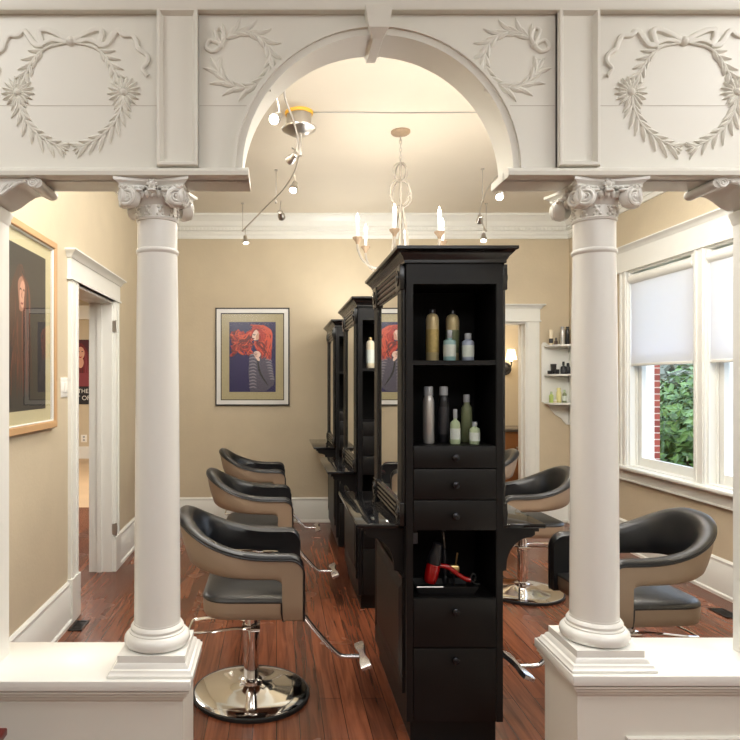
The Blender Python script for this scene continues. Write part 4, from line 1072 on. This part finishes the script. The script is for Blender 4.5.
part(lambda b: b.lathe([(.006, zz(3.17)), (.01, zz(3.1)), (.008, zz(3.0)), (.014, zz(2.95)), (.008, zz(2.85)), (.018, zz(2.8)), (.012, zz(2.7)), (.02, zz(2.5)), (.05, zz(2.4)), (.03, zz(2.36)), (0, zz(2.34))], seg=16), 'centre_stem', ROPE, t)
for k in range(6):
    a = math.radians(-108 + 60 * k); ca, sa = math.cos(a), math.sin(a)
    P = smooth_path([(.012, 2.83), (.03, 2.74), (.05, 2.62), (.066, 2.5), (.085, 2.42), (.14, 2.375), (.22, 2.375), (.29, 2.42), (.325, 2.49), (.33, 2.535)], 5)
    arm = part(lambda b: b.tube([(r * ca, r * sa, zz(q)) for r, q in P], .0085, 8), 'arm', ROPE, t)
    c = (.33 * ca, .33 * sa, 0)
    part(lambda b: b.lathe([(.006, zz(2.53)), (.012, zz(2.535)), (.016, zz(2.55)), (.034, zz(2.572)), (.036, zz(2.582)), (.02, zz(2.586))], c, 18), 'drip_cup', DISTRESS, arm)
    part(lambda b: b.lathe([(.0125, zz(2.584)), (.0125, zz(2.69))], c, 12), 'candle_sleeve', CANDLE, arm)
    part(lambda b: b.lathe([(.008, zz(2.69)), (.013, zz(2.705)), (.012, zz(2.72)), (.005, zz(2.745)), (0, zz(2.757))], c, 12), 'flame_bulb', BULB, arm)
    ld = bpy.data.lights.new('candle_light', 'POINT'); ld.energy = 1.6; ld.color = (1, .9, .76); ld.shadow_soft_size = .03
    lo = bpy.data.objects.new('candle_light', ld); COL.objects.link(lo); lo.location = (.905 + c[0], 4.7 + c[1], 2.79); lo['kind'] = 'light'

# ------------------------------------------------------------------ room beyond the back door
t = thing('wash_counter', 'brown wood counter with dark stone top seen through the back doorway', 'counter', (2.5, 8.55, 0))
part(lambda b: b.box(-1.3, 1.29, -.28, .34, .08, .90), 'cabinet', WOODCAB, t)
for k in range(4):
    dd = part(lambda b: b.box(-1.28 + k * .645, -.665 + k * .645, -.3, -.28, .12, .88, bev=.006), 'cabinet_door', WOODCAB, t)
    part(lambda b: b.lathe([(.006, 0), (.006, .012), (.013, .02), (.01, .028), (0, .03)], (-.72 + k * .645, -.3, .7), 12, Matrix.Rotation(PI / 2, 4, 'X')), 'knob', NICKEL, dd)
part(lambda b: b.box(-1.28, 1.28, -.22, .3, 0, .08), 'toe_kick', WOODCAB, t)
part(lambda b: b.box(-1.31, 1.295, -.32, .345, .90, .935, bev=.004), 'stone_top', mat('brown_granite', rgb(92, 84, 78), .15, var=.5, vscale=60), t)
t = thing('wall_sconce', 'wall sconce with white shade and dark medallion beyond the back doorway', 'sconce', (3.2, 8.9, 1.72))
Mw = Matrix.Rotation(PI / 2, 4, 'X')
part(lambda b: (b.lathe([(.09, 0), (.09, .012), (.075, .02), (.06, .014), (.04, .024), (.02, .03), (0, .032)], (-.05, 0, 0), 24, Mw), [b.ball((-.05 + .075 * math.cos(q), -.016, .075 * math.sin(q)), .014, seg=6, rg=4) for q in [i * PI / 5 for i in range(10)]]), 'back_plate', IRON, t)
part(lambda b: b.tube(smooth_path([(-.05, -.02, 0), (-.03, -.08, -.02), (0, -.11, .04), (0, -.11, .12)], 5), .008, 8), 'arm', IRON, t)
part(lambda b: b.lathe([(.075, .12), (.045, .26), (.04, .262), (.07, .122)], (0, -.11, 0), 20, cap=False), 'lamp_shade', SCONCESH, t)
part(lambda b: b.lathe([(.014, .10), (.018, .12), (.012, .2), (0, .21)], (0, -.11, 0), 12), 'bulb', BULB, t)

# dark red side table in the front room
t = thing('side_table', 'dark red wooden table at the lower left corner', 'table', (-1.1, 1.9, 0))
part(lambda b: b.box(-.2, .226, -.2, .2, .398, .423, bev=.006), 'tabletop', DARKRED, t)
part(lambda b: b.box(-.18, .205, -.18, .18, .33, .398), 'apron', DARKRED, t)
for sx in (-.17, .19):
    for sy in (-.17, .165): part(lambda b: b.rects(sx - .012, sx + .012, sy - .012, sy + .012, [(0, 0), (.008, .34)]), 'leg', DARKRED, t)

# ------------------------------------------------------------------ outside
struct(box_obj('ground_outside', GROUND, [(3.42, 40, -5, 40, -.75, -.7)]))
t = thing('brick_pier', 'red brick pier outside the window', 'pier', (4.24, 7.6, -.7))
part(lambda b: b.box(-.19, .19, -.15, .23, 0, 4.2), 'pier_shaft', BRICK, t)
part(lambda b: b.rects(-.19, .19, -.15, .23, [(0, 4.1), (.03, 4.12), (.03, 4.22)]), 'pier_cap', TRIM, t)
def shrub(label, cx, cy, rx, ry, z0, z1, n, sz, m, seed):
    t = thing('shrub', label, 'shrub', (cx, cy, -.7)); r = random.Random(seed)
    b = MB(); zc, rz = (z0 + z1) / 2 + .7, (z1 - z0) / 2
    for k in range(n):
        while 1:
            d = Vector((r.gauss(0, 1), r.gauss(0, 1), r.gauss(0, 1)))
            if d.length > .1: break
        d.normalize(); q = r.uniform(.55, 1.04) * (1 + .18 * math.sin(d.x * 7 + d.z * 9) * math.cos(d.y * 6))
        c = Vector((d.x * rx * q, d.y * ry * q, zc + d.z * rz * q))
        nrm = (d + Vector((r.uniform(-.7, .7), r.uniform(-.7, .7), r.uniform(-.3, .9)))).normalized()
        a = nrm.orthogonal().normalized(); a = Matrix.Rotation(r.uniform(0, 6.28), 3, nrm) @ a; e = nrm.cross(a); s = sz * r.uniform(.7, 1.3)
        b.f([b.v(c - a * s), b.v(c + e * s * .45 + nrm * s * .1), b.v(c + a * s), b.v(c - e * s * .45 + nrm * s * .1)])
    me = b.build('foliage', m, t, smooth=0)
    part(lambda b: [b.tube([(0, 0, 0), (.1 * math.cos(k), .1 * math.sin(k), zc * .5), (rx * .5 * math.cos(k * 1.3), ry * .5 * math.sin(k * 1.3), zc)], [.04, .03, .012], 6) for k in range(6)], 'stem', BARK, t)
shrub('leafy green shrub outside the window beside the brick pier', 6.6, 10.0, 1.2, 1.9, -.7, 1.72, 9000, .075, LEAFM, 1)
shrub('dull grey green tree far outside the window behind the shrub', 11.5, 17.5, 2.6, 4.2, -.2, 4.2, 5000, .2, LEAFD, 2)

# ------------------------------------------------------------------ light
def area(name, loc, rot, sx, sy, e, col=(1, 1, 1)):
    ld = bpy.data.lights.new(name, 'AREA'); ld.shape = 'RECTANGLE'; ld.size = sx; ld.size_y = sy; ld.energy = e; ld.color = col
    o = bpy.data.objects.new(name, ld); COL.objects.link(o); o.location = loc; o.rotation_euler = rot; o['kind'] = 'light'
area('front_room_fill', (2.5, 1.15, 3.3), (0, math.radians(18), 0), 1.2, 1.2, 50, (1, .99, .97))  # added pair of fills with no fixtures, raking across the carved screen
area('front_room_fill', (-1.5, 1.1, 3.3), (0, math.radians(-18), 0), 1.0, 1.0, 26, (1, .99, .97))
area('front_overhead_fill', (1.2, -1.0, 3.28), (.12, 0, 0), 3.4, 1.2, 75, (.97, .99, 1))  # added soft fill overhead behind the camera, no window stands here
area('salon_fill', (-.58, 4.2, 3.34), (0, 0, 0), .45, 2.2, 13, (1, .97, .92))  # added salon fills, kept out of view by the screen, no fixtures
area('salon_fill', (2.2, 4.2, 3.34), (0, 0, 0), .5, 2.2, 24, (1, .98, .95))
area('salon_fill', (.9, 2.95, 3.34), (0, 0, 0), 3.2, .7, 62, (1, .98, .95))
area('concealed_fill', (-.72, 2.58, 2.8), (PI / 2 + .45, 0, 0), .9, .3, 19, (1, .97, .93))  # added fills concealed behind the screen to brighten the ceiling
area('concealed_fill', (2.0, 2.58, 2.8), (PI / 2 + .45, 0, 0), 1.8, .3, 36, (1, .97, .93))
for k in range(3): area('concealed_fill', (XST, YS[k] + .44, 2.15), (PI, 0, 0), .28, .7, (4, 6, 8)[k], (1, .97, .92))  # added upward fills, unseen on the station tops, lifting the ceiling
area('hall_fill', (-3.2, 8.5, 3.3), (0, 0, 0), 2, 4, 190, (1, .96, .9))  # added fill that brightens the hall, no fixture there
area('washroom_fill', (2.3, 8.0, 3.3), (0, 0, 0), 1.6, .8, 45, (1, .93, .82))  # added fill that brightens the washroom, apart from its sconce
sd = bpy.data.lights.new('sun', 'SUN'); sd.energy = 3.0; sd.angle = .03; sd.color = (1, .96, .9)
so = bpy.data.objects.new('sun', sd); COL.objects.link(so); so.rotation_euler = (math.radians(38), math.radians(8), 0); so['kind'] = 'light'
w = bpy.data.worlds.new('sky'); scn.world = w; w.use_nodes = True
bg = w.node_tree.nodes['Background']; bg.inputs['Strength'].default_value = 3.0
wt = w.node_tree; tc = wt.nodes.new('ShaderNodeTexCoord'); sep = wt.nodes.new('ShaderNodeSeparateXYZ'); rp = wt.nodes.new('ShaderNodeValToRGB')
wt.links.new(tc.outputs['Generated'], sep.inputs[0]); wt.links.new(sep.outputs['Z'], rp.inputs[0]); wt.links.new(rp.outputs[0], bg.inputs['Color'])
rp.color_ramp.elements[0].color = (.66, .80, 1, 1); rp.color_ramp.elements[1].color = (.55, .72, 1, 1)

# ------------------------------------------------------------------ camera
cd = bpy.data.cameras.new('camera'); cam = bpy.data.objects.new('camera', cd); COL.objects.link(cam)
cam.location = (0, 0, EYE); cam.rotation_euler = (PI / 2, 0, 0)
cd.sensor_fit = 'HORIZONTAL'; cd.sensor_width = 36; cd.lens = F / 740 * 36
cd.shift_x = (370 - HX) / 740; cd.shift_y = (HY - 370) / 740
cd.clip_start = .02; cd.clip_end = 200
scn.camera = cam
scn.view_settings.view_transform = 'Standard'
scn.view_settings.look = 'None'
scn.view_settings.exposure = .2
try:
    scn.cycles.max_bounces = 10; scn.cycles.transparent_max_bounces = 12
    scn.cycles.use_denoising = True
    scn.cycles.sample_clamp_indirect = 6
    scn.cycles.caustics_reflective = False
except Exception: pass
